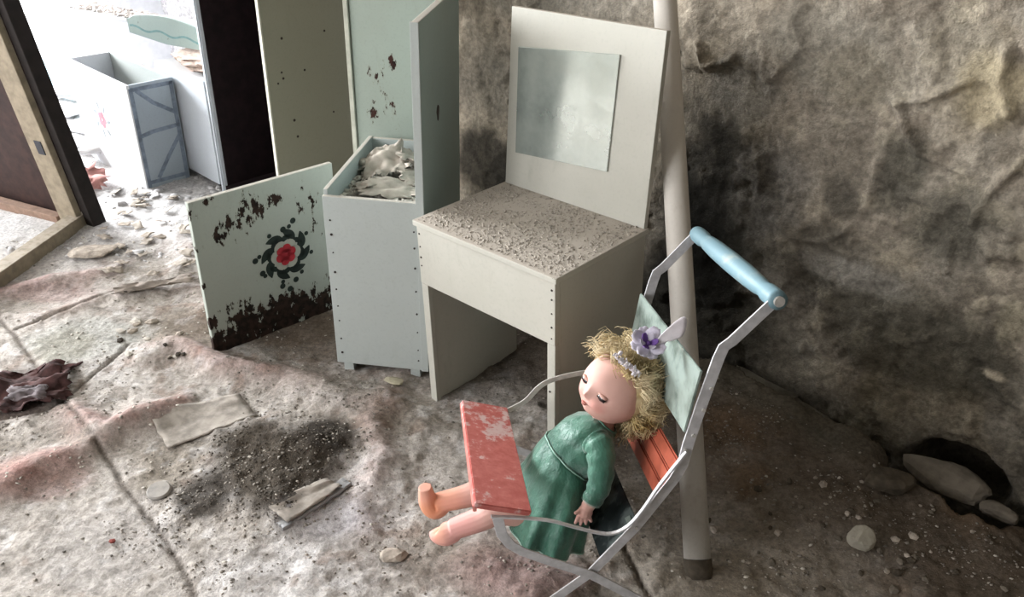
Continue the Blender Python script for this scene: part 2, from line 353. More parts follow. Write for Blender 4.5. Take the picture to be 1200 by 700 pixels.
for (px, py, rx, ry, c, k, s) in [(838, 250, 80, 170, '#25231f', .95, 1), (820, 340, 110, 120, '#1f1d19', .95, 3), (930, 300, 120, 60, '#45423b', .55, 2), (1055, 200, 50, 75, '#4a473f', .8, 4), (1120, 270, 90, 80, '#47443c', .75, 5), (1060, 400, 220, 70, '#46433a', .7, 6), (985, 235, 35, 30, '#38352f', .6, 2),
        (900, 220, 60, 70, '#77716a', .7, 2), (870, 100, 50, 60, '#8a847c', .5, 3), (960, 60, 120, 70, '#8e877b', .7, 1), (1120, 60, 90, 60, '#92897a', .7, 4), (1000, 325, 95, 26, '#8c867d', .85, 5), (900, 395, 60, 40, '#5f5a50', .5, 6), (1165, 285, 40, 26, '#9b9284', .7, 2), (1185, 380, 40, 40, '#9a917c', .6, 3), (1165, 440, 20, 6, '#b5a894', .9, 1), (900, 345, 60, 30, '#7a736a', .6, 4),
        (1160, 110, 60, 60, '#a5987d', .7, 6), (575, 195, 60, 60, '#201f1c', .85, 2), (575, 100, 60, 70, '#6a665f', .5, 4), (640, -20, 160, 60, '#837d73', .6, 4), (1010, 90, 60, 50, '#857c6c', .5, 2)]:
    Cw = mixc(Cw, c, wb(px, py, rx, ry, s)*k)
Cw = mixc(Cw, '#ece9ec', sm(-2.05, -2.35, A)); Cw = mixc(Cw, '#4a3e32', hole*.85)
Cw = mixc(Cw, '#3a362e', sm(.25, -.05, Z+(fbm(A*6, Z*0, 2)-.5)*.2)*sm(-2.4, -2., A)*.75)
Pq = WALLP+rel*1.3; Xw = A*dA[0]+Pq*nP[0]; Yw = A*dA[1]+Pq*nP[1]
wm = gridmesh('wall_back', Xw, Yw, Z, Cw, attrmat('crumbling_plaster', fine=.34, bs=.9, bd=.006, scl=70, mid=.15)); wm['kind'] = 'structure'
white_pl = plain('white_wall_plaster', '#e9e8ea', .85, .04); grey_pl = plain('old_limewash', '#7d7a72', .9, .08); blue_p = plain('pale_blue_skirting', '#a9c6cc', .6, .06)
def rbox(name, b, mat, bev=0, parent=None, **pr):
    o = box(name, b, mat, parent, bev, **pr)
    if parent is None: o.rotation_euler = (0, 0, YAW)
    return o
def struct(name, b, mat, bev=0): return rbox(name, b, mat, bev, kind='structure')
struct('wall_left_return', (WIN_A, STEP_A, 1.42, 1.9, -.1, CEIL), white_pl)
struct('baseboard_left', (WIN_A, STEP_A-.004, 1.402, 1.4195, -.05, .115), blue_p, .002)
struct('wall_right', (RIGHTA, RIGHTA+.2, BACKP-.2, 2.0, -.1, CEIL), grey_pl)
ceil = struct('ceiling', (WIN_A-.3, RIGHTA+.3, BACKP-.3, 2.0, CEIL, CEIL+.15), grey_pl)
def winwall(nm, axis, pos, lo, hi, wins, z0, z1):
    """wall with window openings; axis 'a' = plane of constant a"""
    bm = bmesh.new(); out = -1
    def B(u0, u1, za, zb):
        if axis == 'a': addbox(bm, pos-.25, pos, u0, u1, za, zb)
        else: addbox(bm, u0, u1, pos-.25, pos, za, zb)
    u = lo
    for (a, b) in wins: B(u, a, -.1, CEIL); B(a, b, -.1, z0); B(a, b, z1, CEIL); u = b
    B(u, hi, -.1, CEIL)
    o = newobj(nm, frombm(nm, bm), grey_pl, kind='structure'); o.rotation_euler = (0, 0, YAW)
winwall('wall_left', 'a', WIN_A, BACKP-.25, 1.9, [(-1.0, 1.3)], .75, 2.4)
winwall('wall_front', 'p', BACKP, WIN_A-.25, RIGHTA, [(-4.9, -3.3), (-2.8, -1.2)], .85, 2.35)
wframe = plain('white_window_frame', '#dcdcd8', .6, .05)
def window(nm, axis, pos, a, b, z0, z1):
    e = bpy.data.objects.new(nm, None); COL.objects.link(e); e['kind'] = 'structure'; e.rotation_euler = (0, 0, YAW)
    def B(n, u0, u1, za, zb):
        bb = (pos-.10, pos-.05, u0, u1, za, zb) if axis == 'a' else (u0, u1, pos-.10, pos-.05, za, zb); box(n, bb, wframe, e, .002)
    B('frame', a, a+.06, z0, z1); B('frame', b-.06, b, z0, z1); B('frame', a+.06, b-.06, z0, z0+.06); B('frame', a+.06, b-.06, z1-.06, z1)
    m = (a+b)/2; B('mullion', m-.03, m+.03, z0+.06, z1-.06); B('transom', a+.06, m-.03, z1-.5, z1-.45); B('transom', m+.03, b-.06, z1-.5, z1-.45)
window('window_1', 'a', WIN_A, -1.0, 1.3, .75, 2.4); window('window_2', 'p', BACKP, -4.9, -3.3, .85, 2.35); window('window_3', 'p', BACKP, -2.8, -1.2, .85, 2.35)

# ---------------------------------------------------------------- materials of the things
M_desk = paint('cream_grey_paint', '#b6b3a9', chip='#4b4036', amount=-.05, spots=[(.38, 0, .46, .05, .22), (0, 0, .42, .04, .12)], dust=.9)
M_lock = paint('pale_grey_blue_paint', '#abb0ad', chip='#4a423a', amount=-.06, dust=.8, gr=.3)
M_lockside = paint('grey_green_paint', '#8fa09d', chip='#20242a', amount=-.08, dust=.8, spots=[(.2, .2, .62, .03, .25)])
M_peel = paint('peeling_grey_green_paint', '#979f95', chip='#3b231d', amount=-.02, stretch=(1, 1, .4), spots=[(.045, .412, .525, .10, .22), (.02, .412, .62, .07, .20), (.06, .412, .66, .05, .18), (.13, .412, .60, .05, .20), (.05, .412, .84, .05, .24), (.155, .412, .56, .04, .2)], scl=40)
M_door = paint('peeling_door_paint', '#a9afa6', chip='#33241c', amount=.01, stretch=(1, 1, .5), spots=[(.11, 0, .34, .09, .20), (.17, 0, .36, .07, .19), (.22, 0, .37, .04, .2), (.31, 0, .33, .09, .17), (.33, 0, .25, .06, .16), (.06, 0, .31, .05, .15), (.2, 0, .09, .12, .12), (.08, 0, .10, .08, .12), (0, 0, .2, .025, .25), (0, 0, .3, .03, .25), (0, 0, .1, .03, .25), (0, 0, .38, .03, .25), (.04, 0, .41, .03, .2), (.1, 0, .415, .015, .2)], low=(.15, .02, .30), scl=42)
M_olive = paint('olive_grey_paint', '#8e8d7e', chip='#2c2620', amount=-.07, spots=[(0, .1, .5, .12, .08)], dust=.6)
M_edge = plain('worn_board_edge', '#b8b6a8', .7, .1)
M_dark = plain('dark_wood_interior', '#1d1013', .8, .3)
M_brown = plain('brown_hardboard', '#35231f', .7, .25)
M_rawwood = plain('raw_dusty_wood', '#8f8371', .85, .15, dust=.4)
M_darkwood = plain('dark_board', '#231d1b', .8, .2)
M_white = paint('white_paint', '#c9cfd6', chip='#8a8c8e', amount=-.05, dust=.4, gr=.2)
M_whitef = paint('worn_white_paint', '#dcdde0', chip='#8d93a5', amount=.03, dust=.3, gr=.2)
M_rub = plain('plaster_rubble', '#a79b8f', .95, .25, scale=60, bs=.6)
M_pap = plain('dusty_paper', '#a1978c', .9, .2, scale=25, dust=.3)
M_wht = plain('white_plaster_crumb', '#bdb5ab', .9, .15)
M_dirt = plain('dark_soil', '#40382f', .95, .3)
M_stone = plain('grey_brown_stone', '#544b40', .95, .25, scale=40, bs=.8)
M_lstone = plain('pale_concrete', '#6f665b', .95, .15, scale=40, bs=.6)
M_nail = plain('dark_nail', '#2b211c', .6, .2)
def nails(pts, parent, axis=1, r=.0022):
    parts = []
    for p in pts:
        c = np.array(p, float); e = np.zeros(3); e[axis] = -.0012; parts.append(tube([c, c+e], r*random.uniform(.7, 1.3), 7))
    V, F = join(parts); newobj('nail_heads', mesh('nail_heads', V, F), M_nail, parent, kind='stuff')

# ---------------------------------------------------------------- dressing table
t = thing('dressing_table', 'pale cream toy dressing table with a gritty top and upright mirror board', 'table', (-.181, 1.576, 0), rot=(.028, -.038, -.742))
w_, d_, h_ = .382, .278, .46; zf = -.02
top = box('table_top', (-.006, w_+.006, -.008, d_, h_-.012, h_), M_desk, t, .0015)
box('apron', (.0, w_, -.003, .011, h_-.149, h_-.0125), M_desk, t)
box('side_panel', (.0, .014, .0112, d_, zf, h_-.0125), M_desk, t); box('side_panel', (w_-.014, w_, .0112, d_, zf, h_-.0125), M_desk, t)
box('leg', (.0, .020, -.002, .011, zf, h_-.1495), M_desk, t); box('leg', (w_-.020, w_, -.002, .011, zf, h_-.1495), M_desk, t)
box('back_rail', (.0145, w_-.0145, d_-.014, d_-.002, .12, h_-.0125), M_lockside, t)
mb = box('mirror_board', (-.0, w_+.002, 0, .013, 0, .383), M_desk, t, .0015, loc=(0, d_-.012, h_+.0005), rot=(rad(-5.0), 0, 0))
N = NT('dusty_mirror'); n1 = N.noise(9, 5); dm = N.ramp(n1, .3, .8)
M_mir = N.set(N.mix(dm, lin('#c4cbc6'), lin('#a5a9a0')), N.math('MULTIPLY_ADD', N.noise(30, 4), .22, .06), N.math('MULTIPLY_ADD', dm, -.45, .78))
mr = prism('mirror_glass', [(.030, .078), (.283, .095), (.288, .327), (.026, .305)], -.004, M_mir, mb, axis=1, off=0.0, bev=.0008)

nails([(.007, -.003, z) for z in (.43, .40, .375, .355)]+[(w_-.008, -.003, z) for z in (.43, .41, .38, .35, .325)]+[(w_-.012, -.003, .2)], t)
def scatter_rect(n, x0, x1, y0, y1, z, pw=1.):
    return np.stack([x0+(x1-x0)*rng.rand(n), y0+(y1-y0)*rng.rand(n), np.full(n, z)], -1)
P = scatter_rect(5200, .0, w_, 0.0, d_-.014, h_); dens = fbm(P[:, 0]*14, P[:, 1]*14, 2, 3); P = P[dens+.25*rng.rand(len(P)) > .48]
flakes('plaster_grit', P, .0012+.0032*rng.rand(len(P))**3, plain('plaster_grit_pale', '#a39a8f', .95, .25, scale=200), t)
# ---------------------------------------------------------------- locker
LX, LY, LYAW = -.4197, 1.6706, rad(-6.9)
t = thing('locker', 'pale grey locker with rubbish in its open lower box and tall side panel', 'cabinet', (LX, LY, 0), LYAW)
lw, ld, lh = .2235, .366, .466
box('front_panel', (0, lw-.0125, -.002, .010, .03, lh), M_lock, t)
box('side_panel', (0, .010, .0102, ld, .03, lh+.012), M_lock, t)
rs = box('tall_side_panel', (lw-.012, lw+.004, -.002, .40, .03, .845), M_lockside, t, .002)
box('front_edge_strip', (lw-.014, lw+.0035, -.006, -.0022, .03, .845), M_lock, t, .001)
box('back_board', (.0105, lw-.0125, ld-.012, ld, .03, lh+.01), M_lock, t)
box('shelf', (.0105, lw-.0125, .0105, ld-.0125, lh-.055, lh-.045), M_lock, t)
box('peeling_back_panel', (-.045, .21, .412, .424, .02, .98), M_peel, t, .002, label='tall back panel with dark peeling patches')
bpn = box('edge_trim', (-.058, -.047, .405, .428, .02, .98), M_edge, t, .001)
for x in (.012, lw-.045): box('foot', (x, x+.024, .01, .034, -.02, .0295), M_lock, t)
for x in (.012, lw-.045): box('foot', (x, x+.024, ld-.03, ld-.006, -.02, .0295), M_lock, t)
nails([(.014+.001*random.random(), -.002, z) for z in (.41, .375, .33, .28, .235, .19, .15, .10, .06)]+[(lw-.020, -.006, z) for z in (.40, .36, .31, .25, .19, .14, .09, .06)], t, r=.0024)
prism('hinge_hole', [(.15+.012*math.cos(a)*(1+.3*math.sin(3*a)), .62+.018*math.sin(a)) for a in np.linspace(0, 6.28, 12)[:-1]], .0006, M_nail, t, axis=0, off=lw+.004)
def sheet(name, w, h, mat, seed, amp=.012, parent=None, n=14, loc=(0, 0, 0), rot=(0, 0, 0), curl=0., ragged=.08, th=.0012):
    r = np.random.RandomState(seed); V = []; F = []; ox, oy = r.rand(2)*50
    for j in range(n+1):
        for i in range(n+1):
            u = i/n-.5; v = j/n-.5; e = 1+ragged*(vn(ox+i*.9, oy+j*.9, 2)-.5)*2*(1 if max(abs(u), abs(v)) > .42 else .2)
            z = (fbm(np.array(ox+u*4), np.array(oy+v*4), 1, 4)-.5)*amp*2+curl*(u*u+v*v)*(1 if r.rand() < 2 else 0)
            V.append((u*w*e, v*h*e, float(z)))
    for j in range(n):
        for i in range(n): k = j*(n+1)+i; F.append((k, k+1, k+n+2, k+n+1))
    o = newobj(name, mesh(name, V, F, True), mat, parent); o.location = Vector(loc); o.rotation_euler = rot
    m = o.modifiers.new('thick', 'SOLIDIFY'); m.thickness = th; return o
Ml = Matrix.Translation((LX, LY, 0)) @ Matrix.Rotation(LYAW, 4, 'Z')
zs = lh-.045
P = scatter_rect(1500, .012, lw-.016, .014, ld-.016, 0); P[:, 2] = zs+.002+.022*fbm(P[:, 0]*20, P[:, 1]*20, 3, 3)
flakes('plaster_fragments', P, .003+.009*rng.rand(len(P))**2, M_wht, t, thick=.3)
for i, (x, y, w2, h2, rz, tx, ty, lab) in enumerate([(.165, .19, .07, .06, .9, .3, .1, 'small bent scrap beside the tall panel in the locker box'), (.06, .13, .06, .05, 1.2, -.2, .1, 'small torn scrap in the front left corner of the locker box'), (.075, .23, .11, .12, .4, .12, -.25, 'crumpled dusty paper heaped in the left of the locker box'), (.155, .27, .08, .10, -.5, -.3, .25, 'torn pale paper curling up at the back of the locker box'), (.12, .12, .13, .09, .15, .05, .08, 'flat torn scrap lying in the front of the locker box')]):
    q = Ml @ Vector((x, y, zs+(.042 if 1 < i < 4 else .026)))
    o = sheet('crumpled_paper', w2, h2, M_pap, 40+i, .020 if 1 < i < 4 else .009, loc=q, rot=(tx, ty, rz), ragged=.3); tag(o, lab, 'paper')
# ---------------------------------------------------------------- loose flower door
P0 = onz(253, 419); P1 = onz(395, 195, .405); fy = math.atan2(P1[1]-P0[1], P1[0]-P0[0]); fl = .385
t = thing('painted_door', 'peeling pale cupboard door with a painted red flower, standing left of the locker', 'door', (P0[0], P0[1], 0), fy)
dl = box('panel', (0, fl, 0, .014, -.02, .418), M_door, t, .002)
FX, FZ = .226, .212
def disc(cx, cz, r, n=14, sq=1., ph=0.): return [(cx+r*math.cos(a)*sq, cz+r*math.sin(a)) for a in [2*math.pi*k/n+ph for k in range(n)]]
M_red = plain('red_flower_paint', '#b02a35', .5, .1); M_grn = plain('dark_green_paint', '#1f2b26', .6, .2); M_lp = plain('pale_petal_paint', '#a9aa9f', .6, .08)
fo = bpy.data.objects.new('painted_flower', None); COL.objects.link(fo); fo.parent = t
def decal(name, polys, mat, y):
    V = []; F = []
    for pl in polys:
        k = len(V); c = np.mean(pl, 0); V.append((c[0], y, c[1])); V += [(a, y, b) for a, b in pl]; n = len(pl)
        F += [(k, k+1+i, k+1+(i+1) % n) for i in range(n)]
    newobj(name, mesh(name, V, F), mat, fo)
def leaf(x, z, ang, L, wd, bend=.3):
    L_, R_ = [], []
    for i in range(9):
        s = i/8; a = ang+bend*s; px = x+L*s*math.cos(a); pz = z+L*s*math.sin(a); hw = wd*math.sin(math.pi*min(1, s*.9+.08))**.8; L_.append((px-hw*math.sin(a), pz+hw*math.cos(a))); R_.append((px+hw*math.sin(a), pz-hw*math.cos(a)))
    return L_+R_[::-1]
lv = []
for k in range(8):
    a = k*math.pi/4+.2; cx, cz = FX+.035*math.cos(a), FZ+.035*math.sin(a); lv.append(leaf(cx, cz, a+.3, .046, .013, .8)); lv.append(leaf(cx, cz, a-.5, .034, .008, -.9))
    lv.append(disc(FX+.075*math.cos(a+.35), FZ+.075*math.sin(a+.35), .006))
for q in ((.0, .07), (.03, .085), (-.02, -.085), (.02, -.08), (.0, -.10), (-.07, -.03), (-.085, .01)): lv.append(disc(FX+q[0], FZ+q[1], .008))
decal('flower_leaves', lv, M_grn, -.0006)
decal('outer_petals', [disc(FX+.024*math.cos(a), FZ+.024*math.sin(a), .019) for a in [math.pi/3*k for k in range(6)]], M_lp, -.0010)
decal('red_petals', [disc(FX+.017*math.cos(a), FZ+.017*math.sin(a), .0125) for a in [math.pi/3*k+.3 for k in range(6)]]+[disc(FX, FZ, .016)], M_red, -.0014)
# ---------------------------------------------------------------- far furniture (room axes)
def AP(name, label, cat, a, p, z=0, group=None, rot=0): return thing(name, label, cat, W(a, p, z), YAW+rot, group)
aR = onwall(329, 212, 1.32)[0]
wa0 = -2.618; ww = aR-wa0
t = AP('wardrobe', 'tall open wardrobe with a dark brown inside and olive grey side', 'wardrobe', wa0, 1.32)
box('side_panel', (0, .012, 0, .31, -.02, 1.05), M_white, t, .001); box('side_lining', (.0121, .016, .012, .30, .0, 1.05), M_dark, t, 0)
box('side_panel', (ww-.012, ww, 0, .31, -.02, 1.05), M_olive, t, .001, label='olive grey side panel with small dark holes'); box('side_lining', (ww-.016, ww-.0121, .004, .30, .0, 1.05), M_dark, t, 0)
box('edge_strip', (ww-.013, ww+.001, -.006, -.0005, -.02, 1.05), M_edge, t, .001); box('edge_strip', (-.001, .010, -.005, -.0005, -.02, 1.05), M_white, t, .001)
box('back_board', (.017, ww-.017, .30, .308, .0, 1.05), M_dark, t, 0); box('bottom_shelf', (.017, ww-.017, .002, .298, .0, .03), M_dark, t, 0); box('top_board', (-.0, ww, 0, .31, 1.051, 1.065), M_white, t, .001)
box('hanging_rail', (.017, ww-.0165, .06, .08, .70, .72), plain('reddish_wood', '#8a5f4c', .7, .15), t, .002)
q0 = onz(103, 181); q1 = onz(172, 222); q1a = ap(q1); q0a = ap(q0)
bw = q1a[0]-q0a[0]; bh, bd = .372, .165
t = AP('toy_chest', 'white open box with a faint red flower and blue patterned side', 'box', q0a[0], 1.14)
box('front_panel', (0, bw, 0, .010, -.01, bh), M_whitef, t); box('side_panel', (bw-.010, bw, .0102, bd, -.01, bh), paint('blue_grey_panel_paint', '#a6b0ba', chip='#59677c', amount=.0, dust=.2, gr=.2), t, label='grey side panel with blue painted lines')
box('side_panel', (0, .010, .0102, bd, -.01, bh), M_whitef, t); box('back_panel', (.0102, bw-.0102, bd-.010, bd, -.01, bh), M_lock, t); box('bottom', (.0102, bw-.0102, .0102, bd-.0102, .0, .01), M_lock, t)
hp_ = []
for q in ((330, 45), (380, 36), (330, 85), (332, 92), (357, 82), (326, 98), (345, 141), (349, 160), (391, 131)):
    c = onpl(q[0], q[1], dA*aR, dA); hp_.append((ww+.0004, (c @ nP)-1.32, c[2]))
nails([h for h in hp_ if 0 < h[1] < .3], bpy.data.objects['wardrobe'], axis=0, r=.004)
M_bl = plain('blue_line_paint', '#828d9c', .6, .2)
def strip2(name, pts, wd, mat, parent, plane, off, th):
    """flat band following 2D points in a plane; plane=(i,j) coordinate axes, k=the third"""
    i, j = plane; k = 3-i-j; pts = [np.array(p, float) for p in pts]; V = []; F = []
    for s, p in enumerate(pts):
        a = pts[max(s-1, 0)]; b = pts[min(s+1, len(pts)-1)]; tdir = (b-a)/np.linalg.norm(b-a); nn = np.array([-tdir[1], tdir[0]])
        if 0 < s < len(pts)-1:
            t1 = (p-a)/np.linalg.norm(p-a); c = abs(nn @ np.array([-t1[1], t1[0]])); nn = nn/max(c, .6)
        for sgn in (-1, 1):
            for o_ in (off, off+th):
                c = [0, 0, 0]; q = p+nn*sgn*wd/2; c[i] = q[0]; c[j] = q[1]; c[k] = o_; V.append(c)
    for s in range(len(pts)-1):
        b = s*4; F += [(b, b+4, b+6, b+2), (b+1, b+3, b+7, b+5), (b, b+1, b+5, b+4), (b+2, b+6, b+7, b+3)]
    e = (len(pts)-1)*4; F += [(0, 2, 3, 1), (e, e+1, e+3, e+2)]
    bm = bmesh.new(); bv = [bm.verts.new(v) for v in V]
    for f in F: bm.faces.new([bv[q] for q in f])
    return newobj(name, frombm(name, bm), mat, parent)
for pts in ([(.012, 0), (.012, .36)], [(.155, 0), (.155, .36)], [(.01, .02), (.16, .02)], [(.01, .355), (.16, .355)], [(.01, .19), (.06, .20), (.16, .205)], [(.03, .35), (.08, .30), (.155, .25)], [(.155, .17), (.10, .10), (.05, .03)]):
    strip2('painted_line', pts, .014, M_bl, t, (1, 2), bw, .0006)
M_pk = plain('faint_pink_paint', '#e08a98', .6, .15)
for k in range(5):
    a = k*1.257; prism('flower_petal', disc(bw*.44+.018*math.cos(a), .19+.018*math.sin(a), .014, 8), -.0007, M_pk, t, axis=1)
for k in range(7):
    a = k*.9; prism('flower_leaf', leaf(bw*.44+.04*math.cos(a), .19+.04*math.sin(a), a, .03, .006), -.0007, plain('faint_grey_green', '#9aa3a8', .6), t, axis=1)
ua = -2.97
t = AP('play_stove', 'white play unit covered with crumbled plaster beside the wardrobe', 'cabinet', ua, 1.312)
uw = wa0-ua-.006; uh = .40
box('body', (0, uw, 0, .30, .03, uh), M_white, t, .003); box('foot', (.02, .05, .02, .06, -.02, .03), M_white, t); box('foot', (uw-.05, uw-.02, .02, .06, -.02, .03), M_nail, t)
o = rock('plaster_heap', (uw*.52, .16, .035), plain('pinkish_plaster', '#c5b0a3', .95, .2, scale=50, bs=.8), 5, None, 4, rough=.5); o.location = Vector(W(ua+uw/2, 1.455, uh+.026)); o.rotation_euler = (0, 0, YAW); tag(o, 'pinkish heap of crumbled plaster on the white play unit', 'rubble', kind='stuff')
# curved apron board with a slab on top
La = ap(onz(150, 30, .50)); Ra = ap(onz(236, 46, .50)); tl = thing('table_fragment', 'fallen curved table edge with green painted waves, lying over the white play unit', 'table', W(La[0], La[1], .50), YAW+math.atan2(Ra[1]-La[1], Ra[0]-La[0])); LL = math.hypot(Ra[0]-La[0], Ra[1]-La[1])
pts = [(0, -.024), (0, .024)]+[(LL*s, .024+.030*math.sin(math.pi*(s*.8+.1))) for s in np.linspace(.1, 1, 9)]+[(LL, -.040), (LL*.5, -.042)]
prism('apron', pts, .012, paint('grey_green_apron_paint', '#9aaba6', chip='#7d8c8e', amount=0, dust=.1), tl, axis=1, bev=.001)
strip2('painted_wave', [(LL*s, .0-.012*s+.006*math.sin(s*18)) for s in np.linspace(.03, .98, 24)], .007, plain('teal_wave_paint', '#6e9391', .6), tl, (0, 2), -.0008, .0007)
prism('table_slab', [(-.34, .0), (-.001, .0), (-.001, .013), (LL*.9, .013), (LL*.7, .12), (-.30, .10)], .016, M_whitef, tl, axis=2, off=.010, bev=.002)
P = scatter_rect(500, -.32, .08, .005, .10, .027); flakes('plaster_crumbs', P, .004+.012*rng.rand(len(P))**2, plain('pale_crumb', '#cfc5bf', .95, .15), tl)
# white rubbish piled in the bright corner
for i, (px, py, w2, h2, rz) in enumerate([(75, 128, .26, .14, -.5), (108, 150, .32, .12, -.2), (92, 168, .30, .10, -.35), (66, 112, .22, .12, .1), (120, 178, .2, .1, .3)]):
    c = onz(px, py, .03); o = rock('plaster_slab', (w2/2, h2/2, .024), M_whitef, 60+i, None, 3, rough=.2); o.location = (c[0], c[1], .03+.004*i); o.rotation_euler = (random.uniform(-.1, .1), random.uniform(-.1, .1), rz)
    tag(o, 'white slab of fallen plaster in the bright corner behind the dark cabinet', 'rubble', 'white slabs in the bright corner')
c = onz(96, 213, .02); o = sheet('pink_rag', .16, .14, plain('faded_pink_cloth', '#b98882', .9, .15), 9, .035, loc=(c[0], c[1], .035), rot=(.2, .1, .5), ragged=.3); tag(o, 'faded pink rag on the floor beside the dark cabinet', 'rag')
# ---------------------------------------------------------------- overturned cabinet carcass on the left
C0 = onz(102, 266); yb = math.atan2(*(lambda q: (q[1]-C0[1], q[0]-C0[0]))(onz(0, 250)))
t = thing('cabinet_carcass', 'dark brown cabinet carcass with a raw wood frame at the left edge', 'cabinet', (C0[0], C0[1], 0), 0)
T0 = onpl(-6, 2, C0+np.array([0., -.06, 0]), np.array([0., 1, 0])); leanv = T0-C0
ey = np.array([-.92, .40, 0]); ey /= np.linalg.norm(ey)      # direction of the brown board
up = leanv/np.linalg.norm(leanv); Ht = np.linalg.norm(leanv)*1.25
def fr(name, o0, ax, L, bx_, w2, by_, t2, mat, **pr):
    """bar from o0 along ax (length L) with width w2 along bx_ and thickness t2 along by_"""
    bm = bmesh.new(); ax, bx_, by_ = [np.array(v, float)/np.linalg.norm(v) for v in (ax, bx_, by_)]; vs = []
    for i in (0, 1):
        for j in (0, 1):
            for k in (0, 1): vs.append(bm.verts.new(np.array(o0)+ax*L*i+bx_*w2*j+by_*t2*k))
    for f in ((0, 1, 3, 2), (4, 6, 7, 5), (0, 4, 5, 1), (2, 3, 7, 6), (0, 2, 6, 4), (1, 5, 7, 3)): bm.faces.new([vs[i] for i in f])
    bmesh.ops.bevel(bm, geom=bm.edges[:], offset=.0015, segments=1, affect='EDGES'); return newobj(name, frombm(name, bm), mat, t, **pr)
nb = np.cross(up, ey); nb /= np.linalg.norm(nb); nb = nb if nb[1] < 0 else -nb
fr('brown_board', ey*.02+nb*-.012, up, Ht, ey, .75, -nb, .008, M_brown)
fr('corner_post', nb*.0, up, Ht, ey, .085, nb, .022, M_rawwood)
fr('dark_side_board', -ey*.034, up, Ht, ey, .032, -nb, .05, M_darkwood)
rd_ = onz(-10, 338, .02)-C0; rd_[2] = 0
fr('bottom_rail', -rd_/np.linalg.norm(rd_)*.02+np.array([0, 0, -.01]), rd_, np.linalg.norm(rd_)+.3, np.array([-1., 0, 0]), .05, (0, 0, 1), .055, M_rawwood)
fr('lower_rail', ey*.09+nb*.0, ey, .6, up, .032, nb, .03, plain('pinkish_raw_wood', '#8e7566', .85, .15), )
fr('hinge_plate', ey*.02+nb*.0225+up*.26, up, .045, ey, .03, nb, .002, plain('dark_steel', '#33333a', .5, .1))
# ---------------------------------------------------------------- pipe
pf = onz(817, 672); c_ = onwall(776, -40, 1.575); pt = W(*c_[:2], c_[2])
t = thing('leaning_pipe', 'whitish painted steel pipe leaning against the wall behind the stroller', 'pipe', (pf[0], pf[1], hz(pf[0], pf[1])))
ax_ = pt-pf; L = np.linalg.norm(ax_)
V, F = tube([ax_/L*.02, ax_/L*(.02+(L-.02)*.5), ax_], .0245, 24); newobj('pipe', mesh('pipe', V, F, True), paint('dirty_white_pipe_paint', '#c4beb6', chip='#6d5b50', amount=-.04, dust=.3, gr=.7, grime='#9a8576', spots=[(0, 0, .05, .2, .05)]), t)
V, F = tube([ax_/L*-.015, ax_/L*.019], .026, 24); newobj('end_collar', mesh('end_collar', V, F, True), M_stone, t)

# ---------------------------------------------------------------- stroller
SO = np.array([.141, .945, 0]); SY = .126; SR = -.182; SW = .334
e_u = np.array([math.cos(SY), math.sin(SY), 0]); e_v = np.array([-math.sin(SY)*math.cos(SR), math.cos(SY)*math.cos(SR), math.sin(SR)]); e_z = np.array([0, 0, 1.]); s_n = np.cross(e_u, e_z)
def S(u, v, z): return SO+e_u*u+e_v*v+e_z*z
Minv = np.linalg.inv(np.stack([e_u, e_v, e_z], 1))
def SP(px, py, v=0.):
    n = np.cross(e_u, e_z); P = onpl(px, py, SO+e_v*v, n); c = Minv @ (P-SO); return c[0], c[2]
t = thing('doll_stroller', 'toy stroller with bent flat metal frame, red tray and blue wooden handle', 'stroller', SO); ST = t
M_strip = plain('dull_painted_steel', '#c3c1c4', .5, .12, .08, dust=.45, scale=50)
M_strip2 = plain('dusty_steel_strip', '#b8b4af', .6, .15, .1, dust=.3, scale=50)
def sband(name, uz, v, wd, th, mat, **pr):
    """flat metal strip standing on edge: follows (u,z) points in the plane v"""
    V = []; F = []; pts = [np.array(p, float) for p in uz]; n = len(pts)
    for s, p in enumerate(pts):
        a = pts[max(s-1, 0)]; b = pts[min(s+1, n-1)]; td = (b-a)/np.linalg.norm(b-a); nn = np.array([-td[1], td[0]])
        for sg in (-1, 1):
            for vv in (v-th/2, v+th/2): q = p+nn*sg*wd/2; V.append(S(q[0], vv, q[1])-SO)
    for s in range(n-1):
        b = s*4; F += [(b, b+4, b+6, b+2), (b+1, b+3, b+7, b+5), (b, b+1, b+5, b+4), (b+2, b+6, b+7, b+3)]
    e = (n-1)*4; F += [(0, 2, 3, 1), (e, e+1, e+3, e+2)]
    bm = bmesh.new(); bv = [bm.verts.new(v_) for v_ in V]
    for f in F: bm.faces.new([bv[q] for q in f])
    bmesh.ops.bevel(bm, geom=bm.edges[:], offset=.0004, segments=1, affect='EDGES')
    return newobj(name, frombm(name, bm), mat, t, **pr)
main = [SP(911, 352), SP(905, 356), SP(858, 400), SP(848, 407), SP(842, 420), SP(822, 475), SP(806, 522), SP(800, 545), SP(790, 562), SP(745, 618), SP(692, 672), SP(648, 703)]
g0, g1 = main[-2], main[-1]; dirn = (np.array(g1)-np.array(g0)); dirn /= np.linalg.norm(dirn)
def ext(p, d, z): p = np.array(p); k = (z-p[1])/d[1]; return tuple(p+d*k)
foot = [SP(583, 606), SP(588, 625), SP(598, 637), SP(612, 645), SP(640, 655), SP(692, 672), SP(752, 703)]
fd = np.array(foot[-1])-np.array(foot[-2]); fd /= np.linalg.norm(fd)
W1 = .0175
sband('side_frame', main+[ext(g1, dirn, .012)], 0, W1, .003, M_strip); sband('side_frame', main+[ext(g1, dirn, .07)], SW, W1, .003, M_strip)
sband('leg_strip', foot+[ext(foot[-1], fd, .012)], -.004, .0165, .003, M_strip); sband('leg_strip', foot[:-1]+[ext(foot[-2], fd, .072)], SW+.004, .0165, .003, M_strip)
